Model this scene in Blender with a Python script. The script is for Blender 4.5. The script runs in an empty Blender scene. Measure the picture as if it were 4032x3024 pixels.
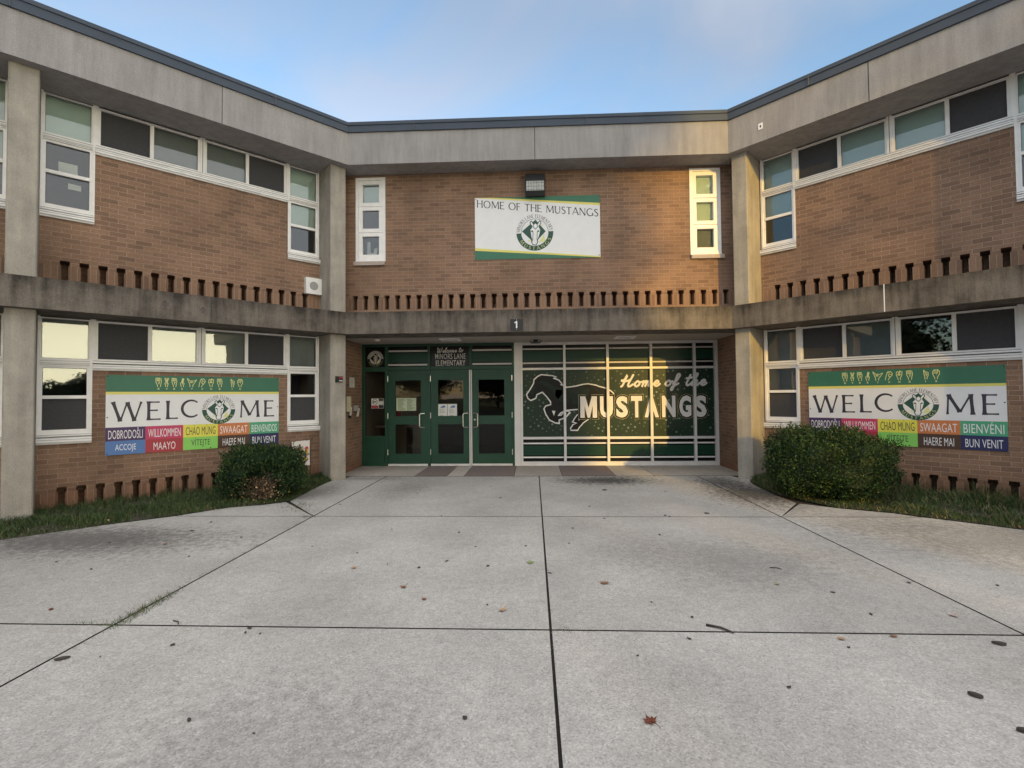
import bpy, math, random
from mathutils import Vector, Matrix, noise
R = math.radians
S2 = math.sqrt(.5)
C = bpy.context.scene.collection
random.seed(7)

# ------------------------------------------------------------------ camera
cam = bpy.data.cameras.new('camera')
cam.sensor_width = 36; cam.lens = 36*1921.4/4032; cam.clip_end = 3000; cam.clip_start = .05
co = bpy.data.objects.new('camera', cam); C.objects.link(co)
a, pt, rl = -.0429, .026, -.0091
lvl = lambda X, U, Z: Vector((X*math.cos(a)+Z*math.sin(a), -X*math.sin(a)+Z*math.cos(a), U))
r0 = Vector((1, 0, 0)); u0 = Vector((0, math.cos(pt), -math.sin(pt))); f0 = Vector((0, math.sin(pt), math.cos(pt)))
rr = math.cos(rl)*r0+math.sin(rl)*u0; uu = -math.sin(rl)*r0+math.cos(rl)*u0
rw, uw, fw = lvl(*rr), lvl(*uu), lvl(*f0)
m = Matrix((rw, uw, -fw)).transposed().to_4x4(); m.translation = Vector((-.1035, -9.0736, 1.467))
co.matrix_world = m
bpy.context.scene.camera = co

# ------------------------------------------------------------------ sun, sky, exposure
PHI, ELE = R(24.5), R(10.3)
SUN = Vector((math.sin(PHI)*math.cos(ELE), -math.cos(PHI)*math.cos(ELE), math.sin(ELE)))
sl = bpy.data.lights.new('sun', 'SUN'); sl.energy = 1.6; sl.angle = R(.6); sl.color = (1, .6, .1)
so = bpy.data.objects.new('sun', sl); C.objects.link(so); so.rotation_euler = SUN.to_track_quat('Z', 'Y').to_euler()
so.location = (20, -40, 20)
SKY_TINT = (1.28, 1.23, 1.16, 1); VEIL = (5.0, 4.95, 5.0, 1)
w = bpy.data.worlds.new('World'); bpy.context.scene.world = w; w.use_nodes = True
nt = w.node_tree; nt.nodes.clear()
def N(nt, t, **k):
    n = nt.nodes.new(t)
    for q, v in k.items():
        if q.startswith('i_'):
            n.inputs[int(q[2:])].default_value = v
        else: setattr(n, q, v)
    return n
sky = N(nt, 'ShaderNodeTexSky', sky_type='NISHITA', sun_disc=False, sun_elevation=ELE, sun_rotation=math.atan2(SUN.x, SUN.y),
        air_density=1.0, dust_density=.6, ozone_density=2.0)
tc = N(nt, 'ShaderNodeTexCoord'); sx = N(nt, 'ShaderNodeSeparateXYZ')
nt.links.new(tc.outputs['Generated'], sx.inputs[0])
mz = N(nt, 'ShaderNodeMath', operation='ADD'); mz.inputs[1].default_value = .18; nt.links.new(sx.outputs[2], mz.inputs[0])
mz2 = N(nt, 'ShaderNodeMath', operation='MAXIMUM'); mz2.inputs[1].default_value = .08; nt.links.new(mz.outputs[0], mz2.inputs[0])
dv = N(nt, 'ShaderNodeVectorMath', operation='DIVIDE'); nt.links.new(tc.outputs['Generated'], dv.inputs[0]); nt.links.new(mz2.outputs[0], dv.inputs[1])
cn = N(nt, 'ShaderNodeTexNoise'); cn.inputs['Scale'].default_value = 1.5; cn.inputs['Detail'].default_value = 5; cn.inputs['Roughness'].default_value = .5
cn.inputs['Distortion'].default_value = .5
nt.links.new(dv.outputs[0], cn.inputs['Vector'])
cr = N(nt, 'ShaderNodeValToRGB'); cr.color_ramp.elements[0].position = .44; cr.color_ramp.elements[1].position = .68
cr.color_ramp.elements[1].color = (.5, .5, .5, 1)
nt.links.new(cn.outputs['Fac'], cr.inputs[0])
bw = N(nt, 'ShaderNodeRGBToBW'); nt.links.new(sky.outputs[0], bw.inputs[0])
ct = N(nt, 'ShaderNodeMixRGB', blend_type='MULTIPLY'); ct.inputs[0].default_value = 1; ct.inputs[2].default_value = (1.08, 1.12, 1.30, 1)
nt.links.new(bw.outputs[0], ct.inputs[1])
cm = N(nt, 'ShaderNodeMixRGB'); nt.links.new(cr.outputs[0], cm.inputs[0]); nt.links.new(sky.outputs[0], cm.inputs[1]); nt.links.new(ct.outputs[0], cm.inputs[2])
# thin bright cloud veil overhead and towards the sunset
dp = N(nt, 'ShaderNodeVectorMath', operation='DOT_PRODUCT'); dp.inputs[1].default_value = (.5*math.sin(PHI), -.5*math.cos(PHI), .95)
nt.links.new(tc.outputs['Generated'], dp.inputs[0])
vn = N(nt, 'ShaderNodeMath', operation='MULTIPLY_ADD'); vn.inputs[1].default_value = .35; nt.links.new(cn.outputs['Fac'], vn.inputs[0]); nt.links.new(dp.outputs['Value'], vn.inputs[2])
vr = N(nt, 'ShaderNodeMapRange'); vr.interpolation_type = 'SMOOTHSTEP'; vr.inputs[1].default_value = .42; vr.inputs[2].default_value = 1.02
nt.links.new(vn.outputs[0], vr.inputs[0])
tn = N(nt, 'ShaderNodeMixRGB', blend_type='MULTIPLY'); tn.inputs[0].default_value = 1; tn.inputs[2].default_value = SKY_TINT
nt.links.new(cm.outputs[0], tn.inputs[1])
vm = N(nt, 'ShaderNodeMixRGB'); vm.inputs[2].default_value = VEIL
nt.links.new(vr.outputs[0], vm.inputs[0]); nt.links.new(tn.outputs[0], vm.inputs[1])
# low cream glow of the sunset
fl2 = N(nt, 'ShaderNodeVectorMath', operation='MULTIPLY'); fl2.inputs[1].default_value = (1, 1, 0); nt.links.new(tc.outputs['Generated'], fl2.inputs[0])
nz = N(nt, 'ShaderNodeVectorMath', operation='NORMALIZE'); nt.links.new(fl2.outputs[0], nz.inputs[0])
ga = N(nt, 'ShaderNodeVectorMath', operation='DOT_PRODUCT'); ga.inputs[1].default_value = (math.sin(R(44)), -math.cos(R(44)), 0); nt.links.new(nz.outputs[0], ga.inputs[0])
g1 = N(nt, 'ShaderNodeMapRange'); g1.interpolation_type = 'SMOOTHSTEP'; g1.inputs[1].default_value = .8; g1.inputs[2].default_value = .97; nt.links.new(ga.outputs['Value'], g1.inputs[0])
g2 = N(nt, 'ShaderNodeMapRange'); g2.interpolation_type = 'SMOOTHSTEP'; g2.inputs[1].default_value = .22; g2.inputs[2].default_value = .08; nt.links.new(sx.outputs[2], g2.inputs[0])
g3 = N(nt, 'ShaderNodeMath', operation='MULTIPLY'); nt.links.new(g1.outputs[0], g3.inputs[0]); nt.links.new(g2.outputs[0], g3.inputs[1])
gm = N(nt, 'ShaderNodeMixRGB'); gm.inputs[2].default_value = (27, 24.5, 16.5, 1); nt.links.new(g3.outputs[0], gm.inputs[0]); nt.links.new(vm.outputs[0], gm.inputs[1])
bg = N(nt, 'ShaderNodeBackground'); bg.inputs[1].default_value = .15
nt.links.new(gm.outputs[0], bg.inputs[0])
wo = N(nt, 'ShaderNodeOutputWorld'); nt.links.new(bg.outputs[0], wo.inputs[0])
vs = bpy.context.scene.view_settings
vs.view_transform = 'Standard'; vs.look = 'None'; vs.exposure = 1.0; vs.gamma = 1

# ------------------------------------------------------------------ materials
def mat(name, col, rough=.7, metal=0, spec=.5, noise_amt=0, noise_scale=8, bump=0, bump_scale=60):
    m = bpy.data.materials.new(name); m.use_nodes = True; nt = m.node_tree
    b = nt.nodes['Principled BSDF']
    b.inputs['Base Color'].default_value = (*col, 1); b.inputs['Roughness'].default_value = rough
    b.inputs['Metallic'].default_value = metal; b.inputs['Specular IOR Level'].default_value = spec
    if noise_amt or bump:
        g = N(nt, 'ShaderNodeNewGeometry')
    if noise_amt:
        n = N(nt, 'ShaderNodeTexNoise'); n.inputs['Scale'].default_value = noise_scale; n.inputs['Detail'].default_value = 6
        nt.links.new(g.outputs['Position'], n.inputs['Vector'])
        r = N(nt, 'ShaderNodeMapRange'); r.inputs[1].default_value = .25; r.inputs[2].default_value = .75
        r.inputs[3].default_value = 1-noise_amt; r.inputs[4].default_value = 1+noise_amt
        nt.links.new(n.outputs['Fac'], r.inputs[0])
        mx = N(nt, 'ShaderNodeMixRGB', blend_type='MULTIPLY'); mx.inputs[0].default_value = 1
        mx.inputs[1].default_value = (*col, 1); nt.links.new(r.outputs[0], mx.inputs[2]); nt.links.new(mx.outputs[0], b.inputs['Base Color'])
    if bump:
        n2 = N(nt, 'ShaderNodeTexNoise'); n2.inputs['Scale'].default_value = bump_scale; n2.inputs['Detail'].default_value = 4
        nt.links.new(g.outputs['Position'], n2.inputs['Vector'])
        bp = N(nt, 'ShaderNodeBump'); bp.inputs['Strength'].default_value = bump; bp.inputs['Distance'].default_value = .01
        nt.links.new(n2.outputs['Fac'], bp.inputs['Height']); nt.links.new(bp.outputs[0], b.inputs['Normal'])
    return m

def brick_mat(name, bw_, rh, off):
    m = bpy.data.materials.new(name); m.use_nodes = True; nt = m.node_tree; b = nt.nodes['Principled BSDF']
    b.inputs['Roughness'].default_value = .85; b.inputs['Specular IOR Level'].default_value = .25
    uv = N(nt, 'ShaderNodeUVMap'); t = N(nt, 'ShaderNodeTexBrick')
    t.offset = off; t.offset_frequency = 2; t.squash = 1
    t.inputs['Color1'].default_value = (.275, .168, .112, 1); t.inputs['Color2'].default_value = (.155, .094, .066, 1)
    t.inputs['Mortar'].default_value = (.34, .255, .195, 1)
    t.inputs['Scale'].default_value = 1; t.inputs['Mortar Size'].default_value = .0042; t.inputs['Mortar Smooth'].default_value = .15
    t.inputs['Bias'].default_value = -.35; t.inputs['Brick Width'].default_value = bw_; t.inputs['Row Height'].default_value = rh
    nt.links.new(uv.outputs[0], t.inputs['Vector'])
    g = N(nt, 'ShaderNodeNewGeometry')
    # soft blotches and rain stains over the courses
    n = N(nt, 'ShaderNodeTexNoise'); n.inputs['Scale'].default_value = 1.1; n.inputs['Detail'].default_value = 5
    nt.links.new(g.outputs['Position'], n.inputs['Vector'])
    r = N(nt, 'ShaderNodeMapRange'); r.inputs[1].default_value = .3; r.inputs[2].default_value = .7; r.inputs[3].default_value = .72; r.inputs[4].default_value = 1.18
    nt.links.new(n.outputs['Fac'], r.inputs[0])
    n3 = N(nt, 'ShaderNodeTexNoise'); n3.inputs['Scale'].default_value = 55; n3.inputs['Detail'].default_value = 3
    nt.links.new(g.outputs['Position'], n3.inputs['Vector'])
    r3 = N(nt, 'ShaderNodeMapRange'); r3.inputs[1].default_value = .3; r3.inputs[2].default_value = .7; r3.inputs[3].default_value = .86; r3.inputs[4].default_value = 1.12
    nt.links.new(n3.outputs['Fac'], r3.inputs[0])
    mm = N(nt, 'ShaderNodeMath', operation='MULTIPLY'); nt.links.new(r.outputs[0], mm.inputs[0]); nt.links.new(r3.outputs[0], mm.inputs[1])
    mx = N(nt, 'ShaderNodeMixRGB', blend_type='MULTIPLY'); mx.inputs[0].default_value = 1
    nt.links.new(t.outputs['Color'], mx.inputs[1]); nt.links.new(mm.outputs[0], mx.inputs[2]); nt.links.new(mx.outputs[0], b.inputs['Base Color'])
    sz = N(nt, 'ShaderNodeSeparateXYZ'); nt.links.new(g.outputs['Position'], sz.inputs[0])
    dz_ = N(nt, 'ShaderNodeMath', operation='MULTIPLY_ADD'); dz_.inputs[1].default_value = -.9; nt.links.new(n.outputs['Fac'], dz_.inputs[0]); nt.links.new(sz.outputs[2], dz_.inputs[2])
    dm = N(nt, 'ShaderNodeMapRange'); dm.interpolation_type = 'SMOOTHSTEP'; dm.inputs[1].default_value = -.02; dm.inputs[2].default_value = -.4; dm.inputs[3].default_value = 0; dm.inputs[4].default_value = .75
    nt.links.new(dz_.outputs[0], dm.inputs[0])
    wet = N(nt, 'ShaderNodeMixRGB', blend_type='MULTIPLY'); wet.inputs[2].default_value = (.74, .6, .54, 1); nt.links.new(dm.outputs[0], wet.inputs[0])
    nt.links.new(mx.outputs[0], wet.inputs[1]); nt.links.new(wet.outputs[0], b.inputs['Base Color'])
    iv = N(nt, 'ShaderNodeMath', operation='SUBTRACT'); iv.inputs[0].default_value = 1; nt.links.new(t.outputs['Fac'], iv.inputs[1])
    bp = N(nt, 'ShaderNodeBump'); bp.inputs['Strength'].default_value = .6; bp.inputs['Distance'].default_value = .006
    nt.links.new(iv.outputs[0], bp.inputs['Height']); nt.links.new(bp.outputs[0], b.inputs['Normal'])
    return m

def concrete_mat(name, col, dirt, dirt_lo, dirt_hi, streak=.5, grain=.14, top=None):
    """cast concrete: board-to-board patches, run-down streaks and blackened weathering"""
    m = bpy.data.materials.new(name); m.use_nodes = True; nt = m.node_tree; b = nt.nodes['Principled BSDF']
    b.inputs['Roughness'].default_value = .9; b.inputs['Specular IOR Level'].default_value = .2
    g = N(nt, 'ShaderNodeNewGeometry')
    mp = N(nt, 'ShaderNodeMapping'); mp.inputs['Scale'].default_value = (5, 5, .55); nt.links.new(g.outputs['Position'], mp.inputs['Vector'])
    n1 = N(nt, 'ShaderNodeTexNoise'); n1.inputs['Scale'].default_value = 1.6; n1.inputs['Detail'].default_value = 8; n1.inputs['Roughness'].default_value = .65
    nt.links.new(mp.outputs[0], n1.inputs['Vector'])
    n2 = N(nt, 'ShaderNodeTexNoise'); n2.inputs['Scale'].default_value = 2.3; n2.inputs['Detail'].default_value = 9; n2.inputs['Roughness'].default_value = .7
    nt.links.new(g.outputs['Position'], n2.inputs['Vector'])
    ad = N(nt, 'ShaderNodeMixRGB'); ad.inputs[0].default_value = streak; nt.links.new(n2.outputs['Fac'], ad.inputs[1]); nt.links.new(n1.outputs['Fac'], ad.inputs[2])
    rp = N(nt, 'ShaderNodeMapRange'); rp.inputs[1].default_value = dirt_lo; rp.inputs[2].default_value = dirt_hi
    src = ad.outputs[0]
    if top: # lichen creeping down from the weathered top edge
        sz = N(nt, 'ShaderNodeSeparateXYZ'); nt.links.new(g.outputs['Position'], sz.inputs[0])
        tz = N(nt, 'ShaderNodeMapRange'); tz.inputs[1].default_value = top; tz.inputs[2].default_value = top+.2; tz.inputs[3].default_value = -.03; tz.inputs[4].default_value = .085
        nt.links.new(sz.outputs[2], tz.inputs[0])
        aa = N(nt, 'ShaderNodeMath', operation='ADD'); nt.links.new(src, aa.inputs[0]); nt.links.new(tz.outputs[0], aa.inputs[1]); src = aa.outputs[0]
    nt.links.new(src, rp.inputs[0])
    mx = N(nt, 'ShaderNodeMixRGB'); mx.inputs[1].default_value = (*col, 1); mx.inputs[2].default_value = (*dirt, 1); nt.links.new(rp.outputs[0], mx.inputs[0])
    n3 = N(nt, 'ShaderNodeTexNoise'); n3.inputs['Scale'].default_value = 75; n3.inputs['Detail'].default_value = 3; n3.inputs['Roughness'].default_value = .7
    nt.links.new(g.outputs['Position'], n3.inputs['Vector'])
    r3 = N(nt, 'ShaderNodeMapRange'); r3.inputs[1].default_value = .3; r3.inputs[2].default_value = .7; r3.inputs[3].default_value = 1-grain; r3.inputs[4].default_value = 1+grain
    nt.links.new(n3.outputs['Fac'], r3.inputs[0])
    m2 = N(nt, 'ShaderNodeMixRGB', blend_type='MULTIPLY'); m2.inputs[0].default_value = 1
    nt.links.new(mx.outputs[0], m2.inputs[1]); nt.links.new(r3.outputs[0], m2.inputs[2]); nt.links.new(m2.outputs[0], b.inputs['Base Color'])
    bp = N(nt, 'ShaderNodeBump'); bp.inputs['Strength'].default_value = .35; bp.inputs['Distance'].default_value = .006
    nt.links.new(n3.outputs['Fac'], bp.inputs['Height']); nt.links.new(bp.outputs[0], b.inputs['Normal'])
    return m

def paving_mat(name, col):
    """exposed-aggregate slab: pale and dark pebbles, large worn patches, a few black stains, one with a bush shadow painted in"""
    m = bpy.data.materials.new(name); m.use_nodes = True; nt = m.node_tree; b = nt.nodes['Principled BSDF']
    b.inputs['Roughness'].default_value = .88; b.inputs['Specular IOR Level'].default_value = .25
    g = N(nt, 'ShaderNodeNewGeometry')
    v = N(nt, 'ShaderNodeTexVoronoi'); v.inputs['Scale'].default_value = 125; nt.links.new(g.outputs['Position'], v.inputs['Vector'])
    sp = N(nt, 'ShaderNodeSeparateColor'); nt.links.new(v.outputs['Color'], sp.inputs[0])
    cr = N(nt, 'ShaderNodeValToRGB'); e = cr.color_ramp.elements
    e[0].position = 0; e[0].color = (.72, .72, .72, 1); e[1].position = 1; e[1].color = (1.24, 1.24, 1.24, 1)
    q = e.new(.22); q.color = (.91, .9, .89, 1); q = e.new(.8); q.color = (1.06, 1.06, 1.05, 1)
    nt.links.new(sp.outputs[0], cr.inputs[0])
    n1 = N(nt, 'ShaderNodeTexNoise'); n1.inputs['Scale'].default_value = .75; n1.inputs['Detail'].default_value = 8; n1.inputs['Roughness'].default_value = .62
    nt.links.new(g.outputs['Position'], n1.inputs['Vector'])
    r1 = N(nt, 'ShaderNodeMapRange'); r1.inputs[1].default_value = .3; r1.inputs[2].default_value = .72; r1.inputs[3].default_value = .78; r1.inputs[4].default_value = 1.16
    nt.links.new(n1.outputs['Fac'], r1.inputs[0])
    n2 = N(nt, 'ShaderNodeTexNoise'); n2.inputs['Scale'].default_value = 14; n2.inputs['Detail'].default_value = 6; n2.inputs['Roughness'].default_value = .75
    nt.links.new(g.outputs['Position'], n2.inputs['Vector'])
    r2 = N(nt, 'ShaderNodeMapRange'); r2.inputs[1].default_value = .3; r2.inputs[2].default_value = .7; r2.inputs[3].default_value = .86; r2.inputs[4].default_value = 1.1
    nt.links.new(n2.outputs['Fac'], r2.inputs[0])
    k = N(nt, 'ShaderNodeMath', operation='MULTIPLY'); nt.links.new(r1.outputs[0], k.inputs[0]); nt.links.new(r2.outputs[0], k.inputs[1])
    # black algae stains at fixed places; the one beside the big bush also paints its shadow
    acc = None
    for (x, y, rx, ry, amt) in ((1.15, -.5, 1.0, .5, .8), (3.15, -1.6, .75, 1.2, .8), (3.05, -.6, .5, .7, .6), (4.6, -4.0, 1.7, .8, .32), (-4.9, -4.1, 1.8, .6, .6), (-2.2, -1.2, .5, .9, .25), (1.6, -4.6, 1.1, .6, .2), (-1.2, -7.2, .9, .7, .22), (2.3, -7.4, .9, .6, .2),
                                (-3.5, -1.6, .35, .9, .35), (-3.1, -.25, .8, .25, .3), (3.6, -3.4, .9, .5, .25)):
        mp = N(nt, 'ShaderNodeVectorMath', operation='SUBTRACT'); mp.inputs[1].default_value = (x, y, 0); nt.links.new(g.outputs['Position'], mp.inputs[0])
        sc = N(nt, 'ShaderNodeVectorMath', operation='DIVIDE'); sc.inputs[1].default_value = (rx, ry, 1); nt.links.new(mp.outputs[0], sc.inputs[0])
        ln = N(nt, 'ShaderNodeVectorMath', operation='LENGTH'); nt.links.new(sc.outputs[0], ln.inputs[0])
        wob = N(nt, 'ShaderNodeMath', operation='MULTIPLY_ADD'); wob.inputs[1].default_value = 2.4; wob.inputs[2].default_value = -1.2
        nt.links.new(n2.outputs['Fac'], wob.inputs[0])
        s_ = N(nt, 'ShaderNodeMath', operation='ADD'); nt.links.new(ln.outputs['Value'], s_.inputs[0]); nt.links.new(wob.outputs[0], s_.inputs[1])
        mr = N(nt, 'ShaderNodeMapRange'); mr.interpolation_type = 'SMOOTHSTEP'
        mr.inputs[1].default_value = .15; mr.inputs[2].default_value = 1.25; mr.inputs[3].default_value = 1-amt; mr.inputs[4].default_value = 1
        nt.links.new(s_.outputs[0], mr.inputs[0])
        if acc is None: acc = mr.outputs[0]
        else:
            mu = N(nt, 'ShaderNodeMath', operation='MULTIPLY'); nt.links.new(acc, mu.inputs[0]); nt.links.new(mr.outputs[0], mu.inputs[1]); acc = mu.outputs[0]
    uvn = N(nt, 'ShaderNodeUVMap'); us = N(nt, 'ShaderNodeSeparateXYZ'); nt.links.new(uvn.outputs[0], us.inputs[0])
    ton = N(nt, 'ShaderNodeMapRange'); ton.inputs[3].default_value = .9; ton.inputs[4].default_value = 1.08; nt.links.new(us.outputs[0], ton.inputs[0])
    k0 = N(nt, 'ShaderNodeMath', operation='MULTIPLY'); nt.links.new(k.outputs[0], k0.inputs[0]); nt.links.new(ton.outputs[0], k0.inputs[1])
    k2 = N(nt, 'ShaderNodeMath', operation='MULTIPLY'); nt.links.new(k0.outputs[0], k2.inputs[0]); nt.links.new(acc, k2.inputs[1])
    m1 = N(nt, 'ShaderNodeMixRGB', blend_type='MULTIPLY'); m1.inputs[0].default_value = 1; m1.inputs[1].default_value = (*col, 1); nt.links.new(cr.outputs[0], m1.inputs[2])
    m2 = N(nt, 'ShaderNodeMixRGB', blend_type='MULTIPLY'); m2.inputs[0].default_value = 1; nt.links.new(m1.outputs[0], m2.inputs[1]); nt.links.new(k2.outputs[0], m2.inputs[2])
    nt.links.new(m2.outputs[0], b.inputs['Base Color'])
    bp = N(nt, 'ShaderNodeBump'); bp.inputs['Strength'].default_value = .5; bp.inputs['Distance'].default_value = .004
    nt.links.new(sp.outputs[1], bp.inputs['Height']); nt.links.new(bp.outputs[0], b.inputs['Normal'])
    return m

def glass_mat(name, ior, tint=(.9, .93, .92)):
    m = bpy.data.materials.new(name); m.use_nodes = True; nt = m.node_tree; nt.nodes.clear()
    o = N(nt, 'ShaderNodeOutputMaterial'); mx = N(nt, 'ShaderNodeMixShader'); fr = N(nt, 'ShaderNodeFresnel'); fr.inputs[0].default_value = ior
    tr = N(nt, 'ShaderNodeBsdfTransparent'); tr.inputs[0].default_value = (*tint, 1)
    gl = N(nt, 'ShaderNodeBsdfGlossy'); gl.inputs['Roughness'].default_value = .015
    g = N(nt, 'ShaderNodeNewGeometry'); n = N(nt, 'ShaderNodeTexNoise'); n.inputs['Scale'].default_value = 1.4
    nt.links.new(g.outputs['Position'], n.inputs['Vector'])
    bp = N(nt, 'ShaderNodeBump'); bp.inputs['Strength'].default_value = .05; bp.inputs['Distance'].default_value = .02
    nt.links.new(n.outputs['Fac'], bp.inputs['Height']); nt.links.new(bp.outputs[0], gl.inputs['Normal'])
    nt.links.new(fr.outputs[0], mx.inputs[0]); nt.links.new(tr.outputs[0], mx.inputs[1]); nt.links.new(gl.outputs[0], mx.inputs[2]); nt.links.new(mx.outputs[0], o.inputs[0])
    return m

def leaf_mat(name, col, rough=.55):
    m = bpy.data.materials.new(name); m.use_nodes = True; b = m.node_tree.nodes['Principled BSDF']
    b.inputs['Base Color'].default_value = (*col, 1); b.inputs['Roughness'].default_value = rough; b.inputs['Specular IOR Level'].default_value = .3
    return m

M = dict(
    brick=brick_mat('brick', .2032, .0677, .5), soldier=brick_mat('soldier_brick', .0677, 9, 0),
    fascia=concrete_mat('fascia_concrete', (.345, .332, .33), (.21, .2, .198), .40, .75, .66),
    ledge=concrete_mat('ledge_concrete', (.18, .157, .134), (.042, .037, .032), .40, .64, .5, .24, 2.83),
    column=concrete_mat('column_concrete', (.40, .37, .32), (.21, .197, .175), .40, .7, .45),
    dark_line=mat('frame_dark_line', (.12, .12, .12), .8),  # dark strips: painted shadow lines on frames and sills, also pane gaskets and coping seams
    spall=mat('chipped_concrete', (.11, .09, .085), .95, noise_amt=.5, noise_scale=40, bump=1, bump_scale=70),
    coping=mat('coping_metal', (.062, .078, .108), .65, 0, .25, .08, 3),
    white=mat('white_paint', (.82, .81, .8), .45, noise_amt=.07, noise_scale=9),
    sill=mat('sill_metal', (.6, .59, .57), .5, noise_amt=.12, noise_scale=12),
    stone_sill=mat('stone_sill', (.42, .35, .31), .85, noise_amt=.12, noise_scale=20),
    glass=glass_mat('window_glass', 1.72), glass_dark=glass_mat('door_glass', 1.38, (.75, .75, .74)),
    screen=mat('insect_screen', (.05, .05, .055), .8, noise_amt=.15, noise_scale=30),
    blind=mat('blind_cloth', (.66, .76, .73), .9, noise_amt=.04, noise_scale=4),
    blind_grey=mat('grey_blind_cloth', (.27, .28, .29), .9, noise_amt=.06),
    dark=mat('room_shade', (.05, .05, .055), .9), beige=mat('lobby_wall', (.42, .37, .29), .9, noise_amt=.05),
    green=mat('green_door_paint', (.015, .06, .036), .42, spec=.35, noise_amt=.12, noise_scale=5),
    alu=mat('aluminium', (.66, .65, .64), .45, .1, .4, .06, 6), steel=mat('steel_handle', (.6, .6, .58), .3, .85),
    porch=concrete_mat('porch_ceiling_paint', (.45, .41, .37), (.33, .3, .27), .4, .8, .2, .05),
    vinyl_green=mat('vinyl_green', (.011, .046, .03), .3, spec=.2), vinyl_dark=mat('vinyl_dark_green', (.019, .038, .026), .3, spec=.2, noise_amt=.1, noise_scale=2),
    vinyl_black=mat('vinyl_black', (.006, .007, .009), .25, spec=.25), vinyl_white=mat('vinyl_white', (.74, .725, .715), .4, spec=.3),
    vinyl_grey=mat('vinyl_grey_white', (.52, .5, .49), .35), gold=mat('vinyl_gold_line', (.3, .28, .13), .35),
    horse_dark=mat('vinyl_horse_dark', (.005, .007, .008), .35, spec=.2), horse_mid=mat('vinyl_horse_green', (.009, .021, .016), .35, spec=.2),
    dot=mat('vinyl_dot', (.12, .2, .15), .3), dot_dim=mat('vinyl_dot_dim', (.05, .095, .066), .3),
    sign_white=mat('sign_white', (.8, .8, .81), .5, noise_amt=.03), sign_green=mat('sign_green', (.035, .16, .095), .5, noise_amt=.06),
    sign_yellow=mat('sign_yellow', (.75, .68, .16), .5), ink=mat('sign_ink', (.035, .03, .045), .5), emblem_green=mat('emblem_green', (.016, .075, .055), .5),
    pale_yellow=mat('sign_pale_yellow', (.72, .72, .3), .5),
    purple=mat('sign_purple', (.065, .03, .11), .5), pink=mat('sign_pink', (.55, .045, .13), .5), lemon=mat('sign_lemon', (.75, .7, .09), .5),
    orange=mat('sign_orange', (.62, .2, .06), .5), mint=mat('sign_mint', (.07, .38, .2), .5), blue=mat('sign_blue', (.08, .19, .45), .5),
    red=mat('sign_red', (.4, .035, .05), .5), lime=mat('sign_lime', (.25, .62, .12), .5), brown=mat('sign_brown', (.075, .035, .02), .5), navy=mat('sign_navy', (.018, .02, .1), .5),
    black=mat('black_plastic', (.015, .015, .018), .45), bronze=mat('dark_bronze', (.05, .052, .06), .5, .3), lens=mat('lamp_lens', (.5, .52, .5), .2, spec=.7, noise_amt=.2, noise_scale=25),
    paper=mat('paper', (.72, .72, .68), .8), paper_green=mat('pale_green_paper', (.5, .58, .42), .8), paper_tan=mat('tan_paper', (.58, .54, .36), .8), print_grey=mat('print_grey', (.3, .3, .3), .8),
    grey=mat('grey_plastic', (.34, .34, .33), .6), redlamp=mat('red_label', (.5, .02, .02), .4),
    cloth=mat('flag_cloth', (.72, .67, .62), .85), pencil=mat('pencil_yellow', (.7, .42, .06), .8), eraser=mat('eraser_red', (.55, .05, .07), .8), iron=mat('wrought_iron', (.02, .017, .015), .5),
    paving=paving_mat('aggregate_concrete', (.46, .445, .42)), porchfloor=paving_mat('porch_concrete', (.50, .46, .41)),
    mat_red=mat('granite_mat', (.22, .175, .16), .9, noise_amt=.35, noise_scale=70, bump=.5, bump_scale=120),
    soil=mat('soil', (.06, .05, .038), .95, noise_amt=.4, noise_scale=9, bump=.6, bump_scale=30), joint=mat('joint_dirt', (.028, .026, .022), .95, noise_amt=.3, noise_scale=40),
    turf=mat('turf_ground', (.045, .06, .022), .95, noise_amt=.35, noise_scale=3), asphalt=mat('asphalt', (.05, .05, .05), .9, noise_amt=.2, noise_scale=3),
    roof=mat('roof_felt', (.12, .12, .12), .9), twig=mat('twig_bark', (.15, .1, .065), .9), bark=mat('bark', (.06, .05, .04), .95, noise_amt=.3),
    leaf_a=leaf_mat('box_leaf_dark', (.010, .026, .010)), leaf_b=leaf_mat('box_leaf_mid', (.024, .055, .016)), leaf_c=leaf_mat('box_leaf_new', (.06, .105, .024)),
    dead=leaf_mat('dead_leaf', (.2, .12, .06), .8), dead_pale=leaf_mat('dead_pale_leaf', (.4, .3, .18), .8),
    grass_a=leaf_mat('grass_dark', (.034, .062, .019)), grass_b=leaf_mat('grass_mid', (.06, .096, .03)), grass_c=leaf_mat('grass_dry', (.2, .17, .08)),
    tree_a=leaf_mat('tree_leaf', (.02, .035, .012)), tree_b=leaf_mat('tree_leaf_light', (.04, .055, .018)),
    brownleaf=leaf_mat('brown_fallen_leaf', (.26, .13, .07), .8), redleaf=leaf_mat('red_fallen_leaf', (.13, .042, .026), .8), greenleaf=leaf_mat('green_fallen_leaf', (.25, .3, .12), .7),
    tanleaf=leaf_mat('tan_fallen_leaf', (.4, .25, .14), .8), paleleaf=leaf_mat('pale_fallen_leaf', (.5, .4, .36), .8), darkbit=mat('dark_litter', (.05, .043, .037), .9, noise_amt=.3, noise_scale=60),
)

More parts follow.
